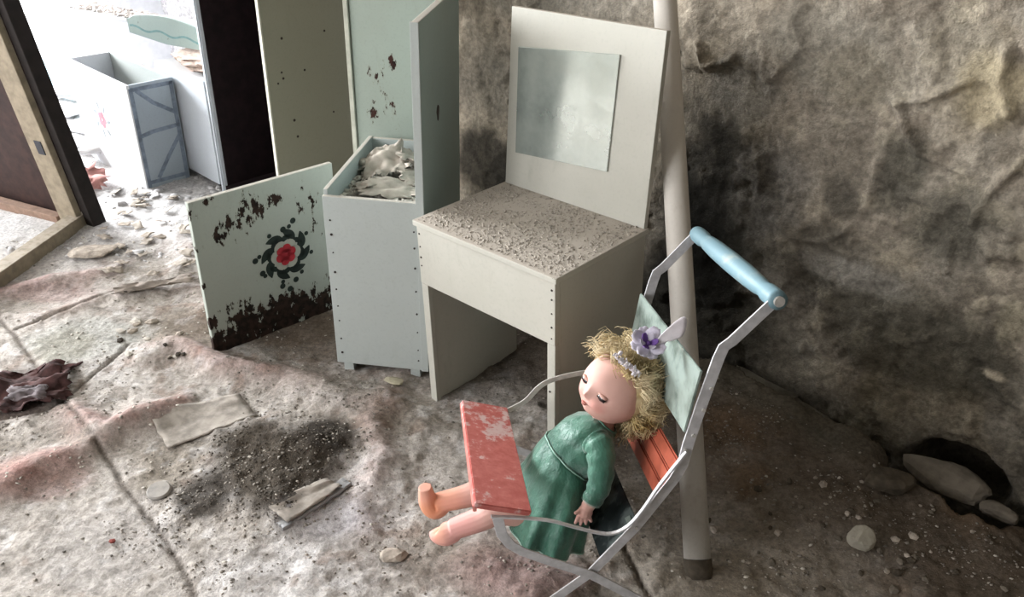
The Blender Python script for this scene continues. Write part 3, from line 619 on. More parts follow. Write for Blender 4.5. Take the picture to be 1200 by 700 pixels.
armn = [SP(*q) for q in ((575, 603), (600, 604), (640, 607), (668, 614), (695, 621), (716, 623), (735, 614), (752, 595), (772, 566), (803, 527))]
armn = [tuple(p) for p in smoothpts([np.array(a) for a in armn], 3)]
sband('arm_strip', armn, -.006, .0035, .007, M_strip, label='thin curved armrest strip'); sband('arm_strip', [tuple(p) for p in smoothpts([np.array(SP(*q, SW+.006)) for q in ((596, 481), (616, 470), (634, 452), (655, 443), (690, 436), (740, 430))], 4)], SW+.006, .0105, .003, M_strip2)
def sbar(name, uz0, uz1, mat, th=.004, v0=0., v1=SW, bev=.001, rag=0):
    """flat plate spanning between the two sides"""
    a = np.array(uz0); b = np.array(uz1); td = (b-a)/np.linalg.norm(b-a); nn = np.array([-td[1], td[0]])*th/2; bm = bmesh.new(); vs = []
    for p in (a, b):
        for v in (v0, v1):
            for s in (-1, 1): q = p+nn*s; vs.append(bm.verts.new(S(q[0], v, q[1])-SO))
    for f in ((0, 1, 3, 2), (4, 6, 7, 5), (0, 4, 5, 1), (2, 3, 7, 6), (0, 2, 6, 4), (1, 5, 7, 3)): bm.faces.new([vs[i] for i in f])
    if bev: bmesh.ops.bevel(bm, geom=bm.edges[:], offset=bev, segments=2, affect='EDGES')
    return newobj(name, frombm(name, bm), mat, t)
N = NT('scratched_red_paint'); a_ = N.noise(9, 5, .6); b_ = N.noise(60, 6, .7)
M_tray = N.set(N.mix(N.ramp(N.math('ADD', N.math('MULTIPLY', a_, .6), N.math('MULTIPLY', b_, .5)), .575, .65), N.mix(N.ramp(b_, .3, .7), lin('#b65c56'), lin('#ca776f')), lin('#d0b3b0')), .45, 0, b_, .15)
tF = np.array(SP(557, 600)); tR = np.array(SP(620, 604)); tz = .287
tF = (-.190, .300); tR = (-.104, .276)
tray = sbar('tray', tF, tR, M_tray, .011, -.004, SW+.004, .0015)
sbar('tray_lip', (-.188, .281), (-.190, .2955), plain('salmon_paint', '#d48e84', .5, .08), .006, .004, SW+.008, .001)
N = NT('glossy_pale_green_enamel'); a_ = N.noise(12, 5, .6)
M_back = N.set(N.mix(N.ramp(a_, .45, .7), lin('#939f98'), lin('#515d55')), .25, .2, a_, .1)  # darker blotches put reflections into the enamel colour
bt = SP(823, 436); bb = SP(803, 508)
sbar('backrest', bt, bb, M_back, .004, .002, SW-.002)
M_red2 = plain('orange_red_enamel', '#a85743', .35, .12, .1)
r0, r1 = np.array(SP(797, 540)), np.array(SP(772, 590))
for k in range(3):
    a = r0+(r1-r0)*(k/3+.01); b = r0+(r1-r0)*((k+1)/3-.01); o = sbar('lower_back_slat', a, b, M_red2, .006, .002, SW-.002, .0025)
N = NT('dark_glossy_seat_metal'); a_ = N.noise(14, 4, .6); M_seat = N.set(N.mix(N.ramp(a_, .45, .6), lin('#3a4041'), lin('#7b8482')), .25, .45, a_, .1)
s0 = SP(751, 621); s1 = SP(706, 662); seat = sbar('seat', s0, s1, M_seat, .003, .003, SW-.003, .001)
sm_ = np.array(s0)*.82+np.array(s1)*.18; o = sbar('seat_slot', sm_+np.array((-.004, .0035)), sm_+np.array((.004, .010)), M_back, .002, .016, .044, .0005)
# thigh support plate under the doll
# handle
hu, hzz = SP(911, 352); V = []; prof = [(v, r*1.13) for v, r in [(-.004, .0115), (.004, .0125), (.03, .0125), (.045, .0100), (.06, .0120), (.10, .0135), (.17, .0142), (.24, .0135), (.275, .0120), (.29, .0100), (.305, .0125), (.33, .0125), (.338, .0115)]]
V, F = tube([S(hu, v, hzz)-SO for v, r in prof], [r*1.0 for v, r in prof], 20)
N = NT('worn_blue_paint'); a_ = N.noise(20, 6, .65, (1, 1, 1)); M_blue = N.set(N.mix(N.ramp(a_, .5, .72), lin('#6a858e'), lin('#8d9895')), .5, 0, a_, .3)
newobj('handle', mesh('handle', V, F, True), M_blue, t)
for v in (-.0062, SW+.006):
    V, F = tube([S(hu, v-.002, hzz)-SO, S(hu, v+.002, hzz)-SO], .0075, 14); newobj('handle_washer', mesh('handle_washer', V, F), M_strip2, t)
for (px, py) in ((833, 455), (824, 480), (812, 510), (692, 672), (745, 618), (803, 527)):
    u, z = SP(px, py); V, F = tube([S(u, -.0045, z)-SO, S(u, -.0015, z)-SO], .0028, 10); newobj('rivet', mesh('rivet', V, F), M_strip2, t)

# ---------------------------------------------------------------- doll
def D(px, py, v): u, z = SP(px, py, v); return S(u, v, z)
hc = D(721, 455, .165); HR = .0615
B = np.stack([cR, cU, -cF], 1)   # camera axes as columns, only used to read the pose off the photograph once
Fh = B @ np.array([-.78, .02, .62]); Fh /= np.linalg.norm(Fh)
Uh = B @ np.array([.40, .82, .42]); Uh -= Fh*(Uh @ Fh); Uh /= np.linalg.norm(Uh); Eh = np.cross(Fh, Uh)
def hp(e, f, u): return hc+(Eh*e+Fh*f+Uh*u)*HR
org = D(655, 600, .165)
doll = thing('doll', 'blonde doll in a green long-sleeved dress sitting in the toy stroller', 'doll', org)
def headshape():
    V = []; F = []; nu, nv = 72, 56
    for j in range(nv+1):
        ph = math.pi*j/nv
        for i in range(nu):
            th = 2*math.pi*i/nu; e = math.sin(ph)*math.sin(th); f = math.sin(ph)*math.cos(th); u = math.cos(ph)
            x, y, z = e*.92, f*.93, u*.98
            if z < 0: x *= 1+.05*z; 
            if f > 0:
                g = lambda cx, cz, sx, sz: math.exp(-((x-cx)/sx)**2-((z-cz)/sz)**2)
                y += f*(.13*g(0, -.17, .10, .09)+.06*g(0, 0, .08, .16)       # nose
                        + .09*(g(.38, -.28, .24, .22)+g(-.38, -.28, .24, .22))  # cheeks
                        - .09*(g(.37, .02, .17, .11)+g(-.37, .02, .17, .11))    # sockets
                        + .05*(g(0, -.41, .16, .045)+g(0, -.50, .13, .05)) - .05*g(0, -.455, .15, .022)  # lips
                        + .11*g(0, -.72, .24, .16)                              # chin
                        + .04*g(0, .4, .5, .25))
            V.append(tuple(hp(x, y, z)-org))
    for j in range(nv):
        for i in range(nu): F.append((j*nu+i, j*nu+(i+1) % nu, (j+1)*nu+(i+1) % nu, (j+1)*nu+i))
    return V, F
def limb(pts, rs, n=16, k=5): 
    q = smoothpts([np.append(p, r) for p, r in zip(pts, rs)], k); return tube([p[:3]-org for p in q], [max(.001, p[3]) for p in q], n)
neck = hp(0.0, -.15, -.95); chest = D(690, 530, .165); hip = D(652, 590, .165)
parts = [headshape(), limb([hp(0, -.1, -.7), neck, chest, (chest+hip)/2, hip], [.022, .019, .040, .038, .045])]
# legs: far leg and near leg, straight out under the tray
fk, ff = D(575, 575, .215), D(512, 590, .215); nk, nf = D(592, 598, .125), D(530, 621, .125)
for kk, ft, v in ((fk, ff, .215), (nk, nf, .125)):
    sx = (hip+e_v*(v-.165)); parts.append(limb([sx, kk, (kk+ft)/2, ft], [.032, .026, .021, .0185]))
FTS = [((514, 598), (503, 585), (497, 566), .215), ((528, 624), (514, 625), (510, 616), .125)]
parts.append(limb([D(519, 590, .215), D(510, 596, .215), D(502, 588, .215), D(498, 571, .215)], [.0185, .0205, .018, .012]))
parts.append(limb([D(534, 621, .125), D(523, 626, .125), D(514, 625, .13), D(511, 620, .135)], [.0185, .0205, .018, .012]))
# arms
sh, el, wr = D(703, 527, .10), D(703, 566, .075), D(688, 595, .065)
fs, fe, fw = D(672, 512, .235), D(655, 525, .265), D(640, 524, .255)
parts += [limb([chest+e_v*-.02+e_z*.01, sh, el, wr], [.02, .019, .016, .011]), limb([chest+e_v*.02+e_z*.01, fs, fe, fw], [.02, .019, .016, .011])]
hdn = D(684, 605, .062)
parts.append(limb([wr, (wr+hdn)/2, hdn], [.010, .0125, .010], 12))
cam_r = cR; 
for k in range(4):
    o_ = cR*(-.0115+.0077*k); b0 = hdn+o_*.75; tip = D(683, (613, 615, 614, 611)[k], .062)+o_*1.2; parts.append(limb([b0, (b0+tip)/2+s_n*.002, tip-e_v*.003], [.0036, .0033, .0026], 8, 3))
b0 = wr+cR*-.006; parts.append(limb([b0, D(678, 600, .06), D(673, 602, .058)], [.0045, .004, .003], 8, 3))
V, F = join(parts); me = mesh('body', V, F, True); body = newobj('body', me, None, doll)
rm = body.modifiers.new('remesh', 'REMESH'); rm.mode = 'VOXEL'; rm.voxel_size = .0015; rm.use_smooth_shade = True
s_ = body.modifiers.new('smooth', 'SMOOTH'); s_.iterations = 3; s_.factor = .5
N = NT('doll_plastic_skin'); oc = N.n('ShaderNodeTexCoord').outputs['Object']; base = N.mix(N.ramp(N.noise(14, 4, co=oc), .4, .7), lin('#c9a095'), lin('#bd9287'))
def rub(base, p, r, c, k):
    q = p-org; d = N.n('ShaderNodeVectorMath', {0: oc, 1: tuple(q)}, operation='DISTANCE').outputs['Value']
    f = N.n('ShaderNodeMapRange', {0: d, 1: r, 2: r*.35, 3: 0., 4: k}, interpolation_type='SMOOTHSTEP').outputs[0]; return N.mix(f, base, lin(c))
base = rub(base, ff, .075, '#e2a58e', 1); base = rub(base, nf, .085, '#e0a59e', 1); base = rub(base, D(506, 592, .215), .034, '#e2956c', .9); base = rub(base, D(519, 625, .125), .026, '#e6a480', .8)
base = rub(base, hp(.42, .9, -.3), .022, '#c98a80', .5); base = rub(base, hp(-.42, .9, -.3), .022, '#c98a80', .5); base = rub(base, hp(0, 1., -.44), .010, '#b2645c', .75); base = rub(base, hp(0, 1.08, -.18), .010, '#b8837a', .4)
me.materials.append(N.set(base, .6, spec=.2)); N.b.inputs['Subsurface Weight'].default_value = .05; N.b.inputs['Subsurface Radius'].default_value = (.01, .004, .002)
M_eye = plain('dark_eye', '#231a1c', .2, .1, spec=.6); M_lash = plain('brown_lashes', '#33241f', .8); M_lid = plain('eyelid_plastic', '#bf9488', .4, .05)
def ell(c, ax, rr, n=14, m=10):
    V = []; F = []
    for j in range(m+1):
        for i in range(n):
            p = math.pi*j/m; a = 2*math.pi*i/n; V.append(tuple(c+ax[0]*rr[0]*math.sin(p)*math.cos(a)+ax[1]*rr[1]*math.sin(p)*math.sin(a)+ax[2]*rr[2]*math.cos(p)))
    for j in range(m):
        for i in range(n): F.append((j*n+i, j*n+(i+1) % n, (j+1)*n+(i+1) % n, (j+1)*n+i))
    return V, F
for sx in (-1, 1):
    c = hp(.36*sx, .80, .02)-org; V, F = ell(c, (Eh, Fh, Uh), (.0100, .0050, .0062)); newobj('eye', mesh('eye', V, F, True), M_eye, doll)
    V, F = ell(c+Uh*.0038+Fh*.0002, (Eh, Fh, Uh), (.0106, .0052, .0034)); newobj('eyelid', mesh('eyelid', V, F, True), M_lid, doll)
    V, F = tube([c+Eh*x*.0105+Fh*(.0050-.0022*x*x)-Uh*(.0008+.0014*x*x) for x in np.linspace(-1, 1, 9)], .0008, 6); newobj('eyelashes', mesh('eyelashes', V, F), M_lash, doll)
V, F = join([ell(hp(0, .905, -.43)-org, (Eh, Fh, Uh), (.0065, .0028, .0013)), ell(hp(0, .90, -.475)-org, (Eh, Fh, Uh), (.0050, .0028, .0014))]); newobj('lips', mesh('lips', V, F, True), plain('faded_red_lips', '#b87d72', .5, .05), doll)
# hair: a tousled mass of curled locks rooted all over the scalp
M_hair = NT('blonde_synthetic_hair'); hn = M_hair.noise(45, 5, .6); up_ = M_hair.noise(18, 3)
M_hair = M_hair.set(M_hair.mix(M_hair.ramp(up_, .35, .68), lin('#dccaa6'), M_hair.mix(M_hair.ramp(hn, .4, .6), lin('#b79e66'), lin('#8d7443'))), .5, 0, hn, .3)
hr = np.random.RandomState(3); parts = []
scalp_c = hc-Fh*.008
V0, F0 = ell(hp(0, -.30, .14)-org, (Eh, Fh, Uh), (HR*1.0, HR*.92, HR*1.0), 28, 20); parts.append((V0, F0))
cnt = 0
clumps = []
while len(clumps) < 190:
    v = hr.randn(3); v /= np.linalg.norm(v); e, f, u = v
    if f > .06-.08*max(0, -u)+.10*max(0, u) and u < .80: continue
    if u < -.80: continue
    clumps.append(v)
for v in clumps:
    e, f, u = v; nrm = Eh*e+Fh*f+Uh*u; down = -Uh*.8-Fh*.35+np.array([0, 0, -.45])+hr.randn(3)*.35
    if u > .35 and f > -.1: down = -Fh*.1+Eh*e*.8+hr.randn(3)*.6
    if f > -.25 and u < .66: down = down*.6-Fh*.9
    down -= nrm*(down @ nrm)*.9; down /= np.linalg.norm(down)+1e-6; s2 = np.cross(nrm, down)
    L0 = hr.uniform(.026, .046); ph = hr.rand()*6.28; cr = hr.uniform(.0045, .0085); turns = hr.uniform(1.0, 1.9); lift = hr.uniform(.010, .021); outw = hr.uniform(-.2, .5)
    for q in range(26):
        ro = hr.randn(3)*.0032; L = L0*hr.uniform(.75, 1.2); p2 = ph+hr.randn()*.3; r = hr.uniform(.0004, .0009)
        root = scalp_c+nrm*HR*1.0+ro; pts = []
        for k in range(8):
            s = k/7; spread = ro*s*1.4
            pts.append(root+spread+nrm*(lift*math.sin(s*2.4)+outw*.012*s*s)+down*L*s+s2*cr*math.sin(p2+turns*6.28*s)+nrm*cr*.7*math.cos(p2+turns*6.28*s)-nrm*.002*s*s-org)
        parts.append(tube(pts, [r*(1.15-.7*(k/7)**2) for k in range(8)], 3))
V, F = join(parts); newobj('hair', mesh('hair', V, F, True), M_hair, doll)
# headband of white fluff, purple and white cloth flower, ribbon
M_lace = plain('white_lace', '#d6ced2', .8, .1); M_pet = plain('pale_lilac_petals', '#cdc6d4', .7, .12); M_pur = plain('deep_purple_petals', '#6d4c93', .7, .2)
parts = []
for k in range(70):
    k *= 16/70; p = hc+(D(722+24*k/15, 417+20*k/15, .105)-hc)*1.0+hr.randn(3)*.0028; q = hr.randn(3, 3); parts.append(ell(p-org, [x/np.linalg.norm(x) for x in q], (.0042, .0028, .0010), 6, 4))
V, F = join(parts); newobj('lace_band', mesh('lace_band', V, F, True), M_lace, doll)
fc = D(759, 403, .105); fz = -ray(759, 403); fz /= np.linalg.norm(fz); fz = fz*.75+Uh*.5; fz /= np.linalg.norm(fz); fx = np.cross(fz, (0, 0, 1)); fx /= np.linalg.norm(fx); fyv = np.cross(fz, fx)
fe_ = bpy.data.objects.new('cloth_flower', None); COL.objects.link(fe_); fe_.parent = doll
def petal(r, wd, a, tilt, mat, name):
    V = []; F = []; n = 7; dx = fx*math.cos(a)+fyv*math.sin(a); dy = -fx*math.sin(a)+fyv*math.cos(a)
    for i in range(n):
        s = i/(n-1)
        for j in range(5):
            q = (j/4-.5)*2; V.append(fc-org+dx*r*s+dy*wd*q*math.sin(math.pi*(.15+.7*s))+fz*(tilt*s*s*r+.0015*math.cos(q*5+a*3)*s))
    for i in range(n-1):
        for j in range(4): k = i*5+j; F.append((k, k+1, k+6, k+5))
    o = newobj(name, mesh(name, V, F, True), mat, fe_); m = o.modifiers.new('thick', 'SOLIDIFY'); m.thickness = .0006
for k in range(8): petal(.027, .012, k*.785+.2, .15+.2*(k % 2), M_pet, 'petal')
for k in range(6): petal(.014, .006, k*1.047, .9, M_pur if k % 2 else M_pet, 'inner_petal')
V, F = ell(fc+fz*.003-org, (fx, fyv, fz), (.004, .004, .003)); newobj('flower_centre', mesh('flower_centre', V, F, True), M_pur, fe_)
rb = [D(768, 402, .10), D(782, 392, .095), D(803, 382, .09)]; rw = [.004, .013, .024]; V = []
for p, q in zip(rb, rw): V += [tuple(p+e_z*q-org), tuple(p+e_u*.003-org), tuple(p-e_z*q-org)]
o = newobj('ribbon', mesh('ribbon', V, [(0, 1, 4, 3), (1, 2, 5, 4), (3, 4, 7, 6), (4, 5, 8, 7)], True), M_lace, doll); m = o.modifiers.new('s', 'SUBSURF'); m.levels = 2; m.render_levels = 2; m = o.modifiers.new('t', 'SOLIDIFY'); m.thickness = .0007
# dress
N = NT('faded_green_satin'); a_ = N.noise(16, 5, .6); b_ = N.noise(400, 2)
M_dress = N.set(N.mix(N.ramp(a_, .35, .7), lin('#2a5545'), lin('#477764')), .42, 0, N.math('ADD', N.math('MULTIPLY', b_, .06), N.noise(22, 4, .55, (1.6, 1.6, .7))), .8, .009); N.b.inputs['Sheen Weight'].default_value = .3
M_trim = plain('pale_green_trim', '#8fb0a2', .6, .1)
def ring(c, ax, ay, ra, rb_, n=72, fold=0., nf=9, ph=0., sq=0.):
    out = []
    for k in range(n):
        a = 2*math.pi*k/n; m = 1+fold*(math.cos(nf*a+ph)*.6+math.cos(nf*1.7*a+1.3+ph)*.4)
        out.append(c+ax*ra*m*math.cos(a)+ay*rb_*m*math.sin(a)-org)
    return out
wst = D(668, 534, .165); nk_ = D(708, 497, .165); axd = (wst-nk_)/np.linalg.norm(wst-nk_)
av = e_v/np.linalg.norm(e_v); aw = np.cross(axd, av); aw /= np.linalg.norm(aw)
bod = [ring(nk_-axd*.004, av, aw, .026, .022, fold=.03), ring(nk_+axd*.006, av, aw, .038, .030, fold=.03), ring(nk_+axd*.022, av, aw, .058, .040, fold=.03), ring(nk_*.5+wst*.5, av, aw, .062, .050, fold=.025), ring(wst, av, aw, .061, .052, fold=.03)]
V, F = loft(bod, False); o = newobj('bodice', mesh('bodice', V, F, True), M_dress, doll)
for m_, a1 in ((o.modifiers.new('t', 'SOLIDIFY'), .0012),): m_.thickness = a1
hm = D(634, 606, .165); ax2 = (hm-wst); hl = np.linalg.norm(ax2); ax2 /= hl
aw2 = np.cross(ax2, av); aw2 /= np.linalg.norm(aw2); SK = []
for s in np.linspace(0, 1, 26):
    c = wst+(hm-wst)*s; f = s**.75; k_ = min(1, s*3); ww_ = aw*(1-k_)+aw2*k_; ww_ /= np.linalg.norm(ww_)
    ra_, rb2 = .061+.062*f, .052+.024*f; rg = []
    for q in range(110):
        a = 2*math.pi*q/110; m = 1+(.015+.09*s)*(math.cos(8*a+.6+.5*s)*.6+math.cos(13.3*a+1.3)*.4)+.03*k_*(float(fbm(np.array(a*3.), np.array(s*5.), 2, 4))-.5)*2
        if q > 104: m = m*(110-q)/6+(1+(.015+.09*s)*(math.cos(.6+.5*s)*.6+math.cos(1.3)*.4))*(q-104)/6
        rg.append(c+av*ra_*m*math.cos(a)+ww_*rb2*m*math.sin(a)-org)
    SK.append(rg)
V, F = loft(SK, False); o = newobj('skirt', mesh('skirt', V, F, True), M_dress, doll); m = o.modifiers.new('t', 'SOLIDIFY'); m.thickness = .0014
V, F = tube(SK[-1]+[SK[-1][0]], .0014, 6, False); newobj('hem_trim', mesh('hem_trim', V, F, True), M_trim, doll)
V, F = tube([np.array(p) for p in ring(wst, av, aw, .0630, .0540, fold=.03)]+[np.array(ring(wst, av, aw, .0630, .0540, fold=.03)[0])], .0013, 6, False); newobj('waist_trim', mesh('waist_trim', V, F, True), M_trim, doll)
V, F = tube([np.array(p) for p in bod[0]]+[np.array(bod[0][0])], .0016, 6, False); newobj('collar', mesh('collar', V, F, True), M_dress, doll)
def sleeve(pts, rs, seed):
    q = smoothpts([np.append(p, r) for p, r in zip(pts, rs)], 7); V, F = tube([p[:3]-org for p in q], [p[3]*(1+.06*math.sin(i*1.7+seed)) for i, p in enumerate(q)], 24, False)
    o = newobj('sleeve', mesh('sleeve', V, F, True), M_dress, doll); m = o.modifiers.new('t', 'SOLIDIFY'); m.thickness = .0012
    V, F = tube([q[-1][:3]-org, q[-1][:3]-org+(q[-1][:3]-q[-2][:3])*.3], q[-1][3]*1.03, 20, False); newobj('cuff', mesh('cuff', V, F, True), M_trim, doll)
sleeve([D(697, 517, .115), D(704, 530, .095), el, D(693, 588, .067)], [.024, .0235, .020, .0165], 0)
sleeve([D(680, 512, .215), fs, fe, D(645, 525, .262)], [.024, .026, .022, .018], 1)

# ---------------------------------------------------------------- things lying about
def put(o, px, py, dz=0., z=.01, rz=0., rx=0., ry=0.):
    c = onz(px, py, z); zz = float(hz(c[0], c[1])); c = onz(px, py, zz); o.location = (c[0], c[1], float(hz(c[0], c[1]))+dz); o.rotation_euler = (rx, ry, rz); return o
def quadsheet(name, px4, mat, seed, lift=.006, th=.003, n=14, amp=.003, flat=0):
    """sheet through four corner points lying on the floor, following its lumps a little"""
    c = [onz(*q)[:2] for q in px4]; m = np.mean(c, 0); r = np.random.RandomState(seed); zc = float(hz(*m)); V = []; F = []
    for j in range(n+1):
        for i in range(n+1):
            u, v = i/n, j/n; p = (c[0]*(1-u)+c[1]*u)*(1-v)+(c[3]*(1-u)+c[2]*u)*v; e = r.randn(2)*.0012*(i in (0, n) or j in (0, n)); p = p+e
            V.append((p[0]-m[0], p[1]-m[1], (max(float(hz(*p)), zc-.004)*.6+zc*.4-zc)*(1-flat)+lift+amp*(vn(u*5+seed, v*5, 1)-.5)*2))
    for j in range(n):
        for i in range(n): k = j*(n+1)+i; F.append((k, k+1, k+n+2, k+n+1))
    o = newobj(name, mesh(name, V, F, True), mat); o.location = (m[0], m[1], zc); md = o.modifiers.new('thick', 'SOLIDIFY'); md.thickness = th; md.offset = 1; return o
M_card = plain('dusty_cardboard', '#9c938a', .92, .2, scale=40, bs=.6)
o = quadsheet('cardboard_sheet', [(175, 491), (280, 462), (302, 490), (197, 528)], M_card, 5); tag(o, 'dusty rectangular sheet lying above the dark soil patch', 'sheet')
o = quadsheet('thin_board', [(312, 602), (384, 570), (402, 580), (338, 622)], M_card, 8, .008, .003, flat=.6); tag(o, 'dusty thin board half buried beside the narrow slat', 'board')
o = quadsheet('wooden_slat', [(322, 618), (402, 568), (413, 574), (334, 627)], plain('grey_slat_wood', '#a3a2a3', .8, .12), 6, .007, .008, amp=0, flat=1); tag(o, 'narrow grey wooden slat on the floor right of the dark soil', 'slat')
def hit(px, py, lift=0.):
    z = 0.
    for _ in range(8): c = onz(px, py, z+lift); z = float(hz(c[0], c[1]))
    return np.array([c[0], c[1], z+lift])
def groundslab(name, px, lift, th, mat, seed=0):
    """broken slab whose outline lies on the heaped ground"""
    r = np.random.RandomState(seed); P_ = []
    for i in range(len(px)):
        a, b = np.array(px[i], float), np.array(px[(i+1) % len(px)], float)
        for k in range(3): q = a+(b-a)*k/3+r.randn(2)*(1.2 if k else 0); P_.append(hit(q[0], q[1], lift))
    P_ = np.array(P_); zz = np.convolve(np.r_[P_[-2:, 2], P_[:, 2], P_[:2, 2]], np.ones(5)/5, 'valid'); P_[:, 2] = zz; m = P_.mean(0); n = len(P_)
    mid = m+(P_-m)*.55; mid[:, 2] += .004; V = [tuple(p-m) for p in P_]+[tuple(p-m) for p in mid]+[(0, 0, .008)]+[tuple(p-m-np.array([0, 0, th])) for p in P_]; F = []
    for i in range(n): j = (i+1) % n; F += [(i, j, n+j, n+i), (n+i, n+j, 2*n), (i, 2*n+1+i, 2*n+1+j, j)]
    bm_ = bmesh.new(); me_ = mesh(name, V, F); bm_.from_mesh(me_); o = newobj(name, frombm(name, bm_), mat); o.location = Vector(m); return o
M_wslab = plain('damp_plaster_slab', '#6f685c', .95, .25, scale=18, bs=.8)
o = groundslab('plaster_slab', [(862, 414), (900, 422), (940, 428), (985, 455), (1020, 485), (1043, 522), (1000, 512), (950, 492), (900, 470), (858, 462)], .022, .045, M_wslab, 3); tag(o, 'big dark plaster slab fallen along the foot of the wall right of the stroller', 'slab')
V, F = tube([(0, 0, 0), (0, 0, .004), (0, 0, .007)], [.0235, .0235, .021], 28); o = newobj('tin_lid', mesh('tin_lid', V, F), plain('grey_dusty_tin', '#8f8b87', .7, .1, dust=.4)); put(o, 187, 578, .004, rx=.1); tag(o, 'small round grey lid beside the dark soil patch', 'lid')
o = put(rock('white_stone', (.028, .024, .026), plain('chalk_white', '#a59e90', .9, .06, scale=40), 11, None, 3, rough=.15), 1007, 638, .014, z=.03, rz=.3); tag(o, 'rounded chalk white stone on the brown earth near the wall', 'stone')
o = rock('concrete_slab', (.095, .045, .024), M_lstone, 12, None, 3, rough=.12); o.location = Vector(onz(1110, 560, .02)); o.rotation_euler = (.25, 0, rad(-48)); tag(o, 'flat pale concrete slab at the mouth of the wall cavity', 'stone')
o = put(rock('rubble_lump', (.055, .035, .028), M_stone, 13, None, 3, rough=.2), 1041, 566, .012, z=.03, rz=.2); tag(o, 'brown triangular lump of rubble left of the pale slab', 'stone')
o = rock('rubble_lump', (.045, .025, .018), M_lstone, 14, None, 3, rough=.25); o.location = Vector(onz(1172, 601, .008)); o.rotation_euler = (0, 0, -.6); tag(o, 'small pale rock at the right edge below the cavity', 'stone')
o = put(rock('plaster_shard', (.030, .014, .007), plain('pale_shard', '#a8a08a', .9, .1), 15, None, 2), 462, 450, .008, rz=-.2); tag(o, 'pale shard lying in front of the locker foot', 'shard')
M_rag = plain('dark_red_brown_rag', '#4a3230', .95, .35, scale=40)
o = put(sheet('dark_rag', .24, .16, M_rag, 21, .035, ragged=.15, n=30), 18, 462, .02, rz=rad(20)); tag(o, 'crumpled dark reddish rag on the floor at the left edge', 'rag')
o = put(sheet('torn_paper', .08, .05, plain('greyish_paper', '#6f6668', .9, .3), 22, .014, ragged=.2), 36, 474, .034, rz=rad(10)); tag(o, 'torn greyish paper lying on the dark rag', 'paper')
o = put(sheet('curled_strip', .20, .045, plain('peeled_lino', '#8a7f76', .85, .2), 23, .016, ragged=.25, n=18), 180, 338, .014, rz=rad(24)); tag(o, 'curled strip of torn floor covering left of the painted door', 'strip')
o = put(rock('plaster_shard', (.075, .045, .012), M_rub, 24, None, 3, rough=.35), 112, 298, .012, rz=.4); tag(o, 'large broken plaster piece below the corner of the brown cabinet', 'shard')
o = put(rock('red_fragment', (.008, .006, .004), plain('brick_red', '#7c3a33', .9), 25, None, 1), 132, 636, .003); tag(o, 'tiny brick-red fragment on the bare floor at lower left', 'fragment')
o = put(rock('plaster_shard', (.028, .020, .010), M_rub, 26, None, 2), 462, 655, .008); tag(o, 'crumbly grey clod near the doll feet', 'shard')
# leafy lino flakes along the left part of the floor
cnt = 0
for i in range(40):
    px = random.uniform(120, 225); py = random.uniform(225, 330); s = random.uniform(.012, .028)
    o = put(sheet('paint_flake', s*1.6, s, M_rub if i % 2 else M_pap, 100+i, s*.2, n=5, ragged=.35), px, py, .010, rz=random.uniform(0, 3), rx=random.uniform(-.3, .3), ry=random.uniform(-.3, .3)); kk = ('greyish paper-like', 'pinkish grey plaster')[i % 2]; tag(o, f'{kk} flake in the litter between brown cabinet and painted door', 'flake', f'{kk} flakes in the litter')
for i in range(16):
    px = random.uniform(140, 215); py = random.uniform(375, 420); s = random.uniform(.008, .022)
    o = put(rock('plaster_chip', (s, s*.7, s*.4), [M_wht, M_rub, M_dirt][i % 3], 200+i, None, 1), px, py, .003, rz=i); kk = ('pale', 'pinkish grey', 'dark')[i % 3]; tag(o, f'little {kk} chip lying left of the painted door foot', 'chip', f'{kk} chips by the painted door')
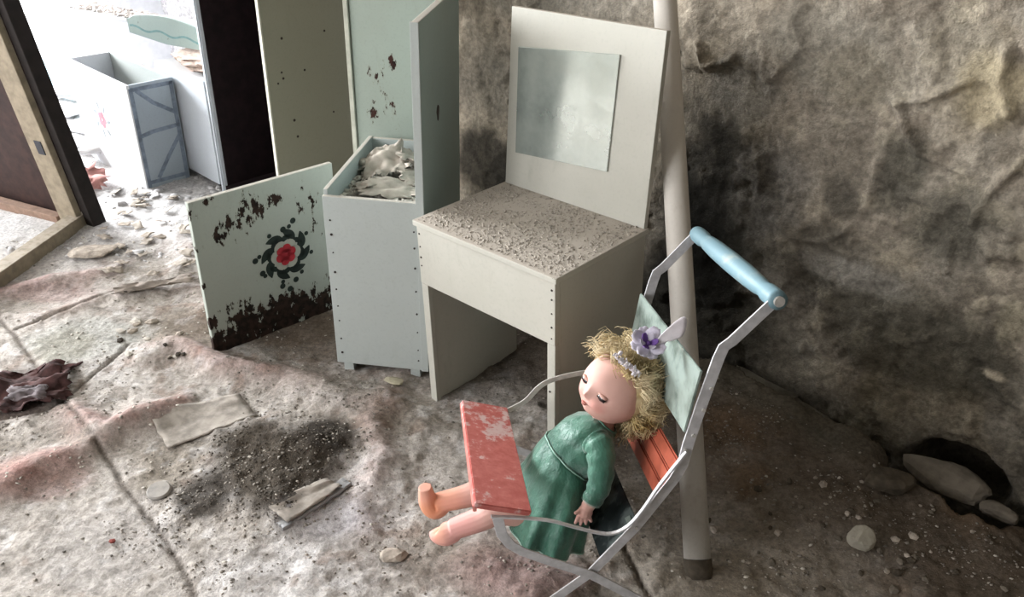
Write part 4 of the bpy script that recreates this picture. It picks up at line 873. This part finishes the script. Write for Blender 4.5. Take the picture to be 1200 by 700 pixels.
for i in range(60):
    px = random.gauss(1000, 90) if i % 2 else random.uniform(830, 1190); py = random.uniform(560, 695); s = random.uniform(.004, .013)
    o = put(rock('pebble', (s, s*.8, s*.6), [M_lstone, M_rub, M_stone][i % 3], 300+i, None, 1), px, py, .002, rz=i); kk = ('pale', 'dusty pinkish', 'dark brown')[i % 3]; tag(o, f'small {kk} pebble among the gravel right of the pipe', 'pebble', f'{kk} pebbles right of the pipe')
def scat(n, box_, keep, zoff=.0):
    p = np.stack([box_[0]+(box_[1]-box_[0])*rng.rand(n), box_[2]+(box_[3]-box_[2])*rng.rand(n)], -1); k = keep(p[:, 0], p[:, 1]) > rng.rand(n); p = p[k]
    return np.concatenate([p, (hz(p[:, 0], p[:, 1])+zoff)[:, None]], 1)
P = scat(52000, (-1.6, 1.2, .8, 2.4), lambda x, y: (sm(.40, .68, fbm(x*5, y*5, 3, 4))*sm(2.0, 1.4, y)+.08)*(x*nP[0]+y*nP[1] < 1.5)); S_ = .0010+.0045*rng.rand(len(P))**4
h1 = flakes('floor_grit', P, S_, plain('floor_grit_grey', '#8d857c', .95, .35, scale=30)); tag(h1, 'fine plaster grit strewn all over the floor', 'grit', kind='stuff')
P = scat(9000, (-1.6, 1.2, .8, 2.6), lambda x, y: (sm(.5, .75, fbm(x*6, y*6, 6, 4))+.04)*(1-.7*sm(1.15, 1.35, x*nP[0]+y*nP[1]))*(x*nP[0]+y*nP[1] < 1.5)); S_ = .0015+.0055*rng.rand(len(P))**3
h1 = flakes('plaster_crumbs', P, S_, M_wht); tag(h1, 'pale plaster crumbs scattered over the floor', 'crumbs', kind='stuff')
P = scat(17000, (-1.0, -.1, 1.0, 1.7), lambda x, y: blob(x, y, 300, 550, 130, 60, 2, .2)*.9); S_ = .0010+.003*rng.rand(len(P))**3
h1 = flakes('soil_crumbs', P, S_, M_dirt); tag(h1, 'dark soil crumbs heaped in the middle of the floor', 'soil', kind='stuff')
P = scat(5000, (-4, -1.0, 2.2, 5), lambda x, y: sm(.45, .6, fbm(x*4, y*4, 6, 4))*(x*nP[0]+y*nP[1] < 1.36)); S_ = .006+.018*rng.rand(len(P))**2
h1 = flakes('bright_litter', P, S_, plain('white_litter', '#c2bfbf', .95, .2)); tag(h1, 'white paint flakes littering the floor towards the bright corner', 'litter', kind='stuff')
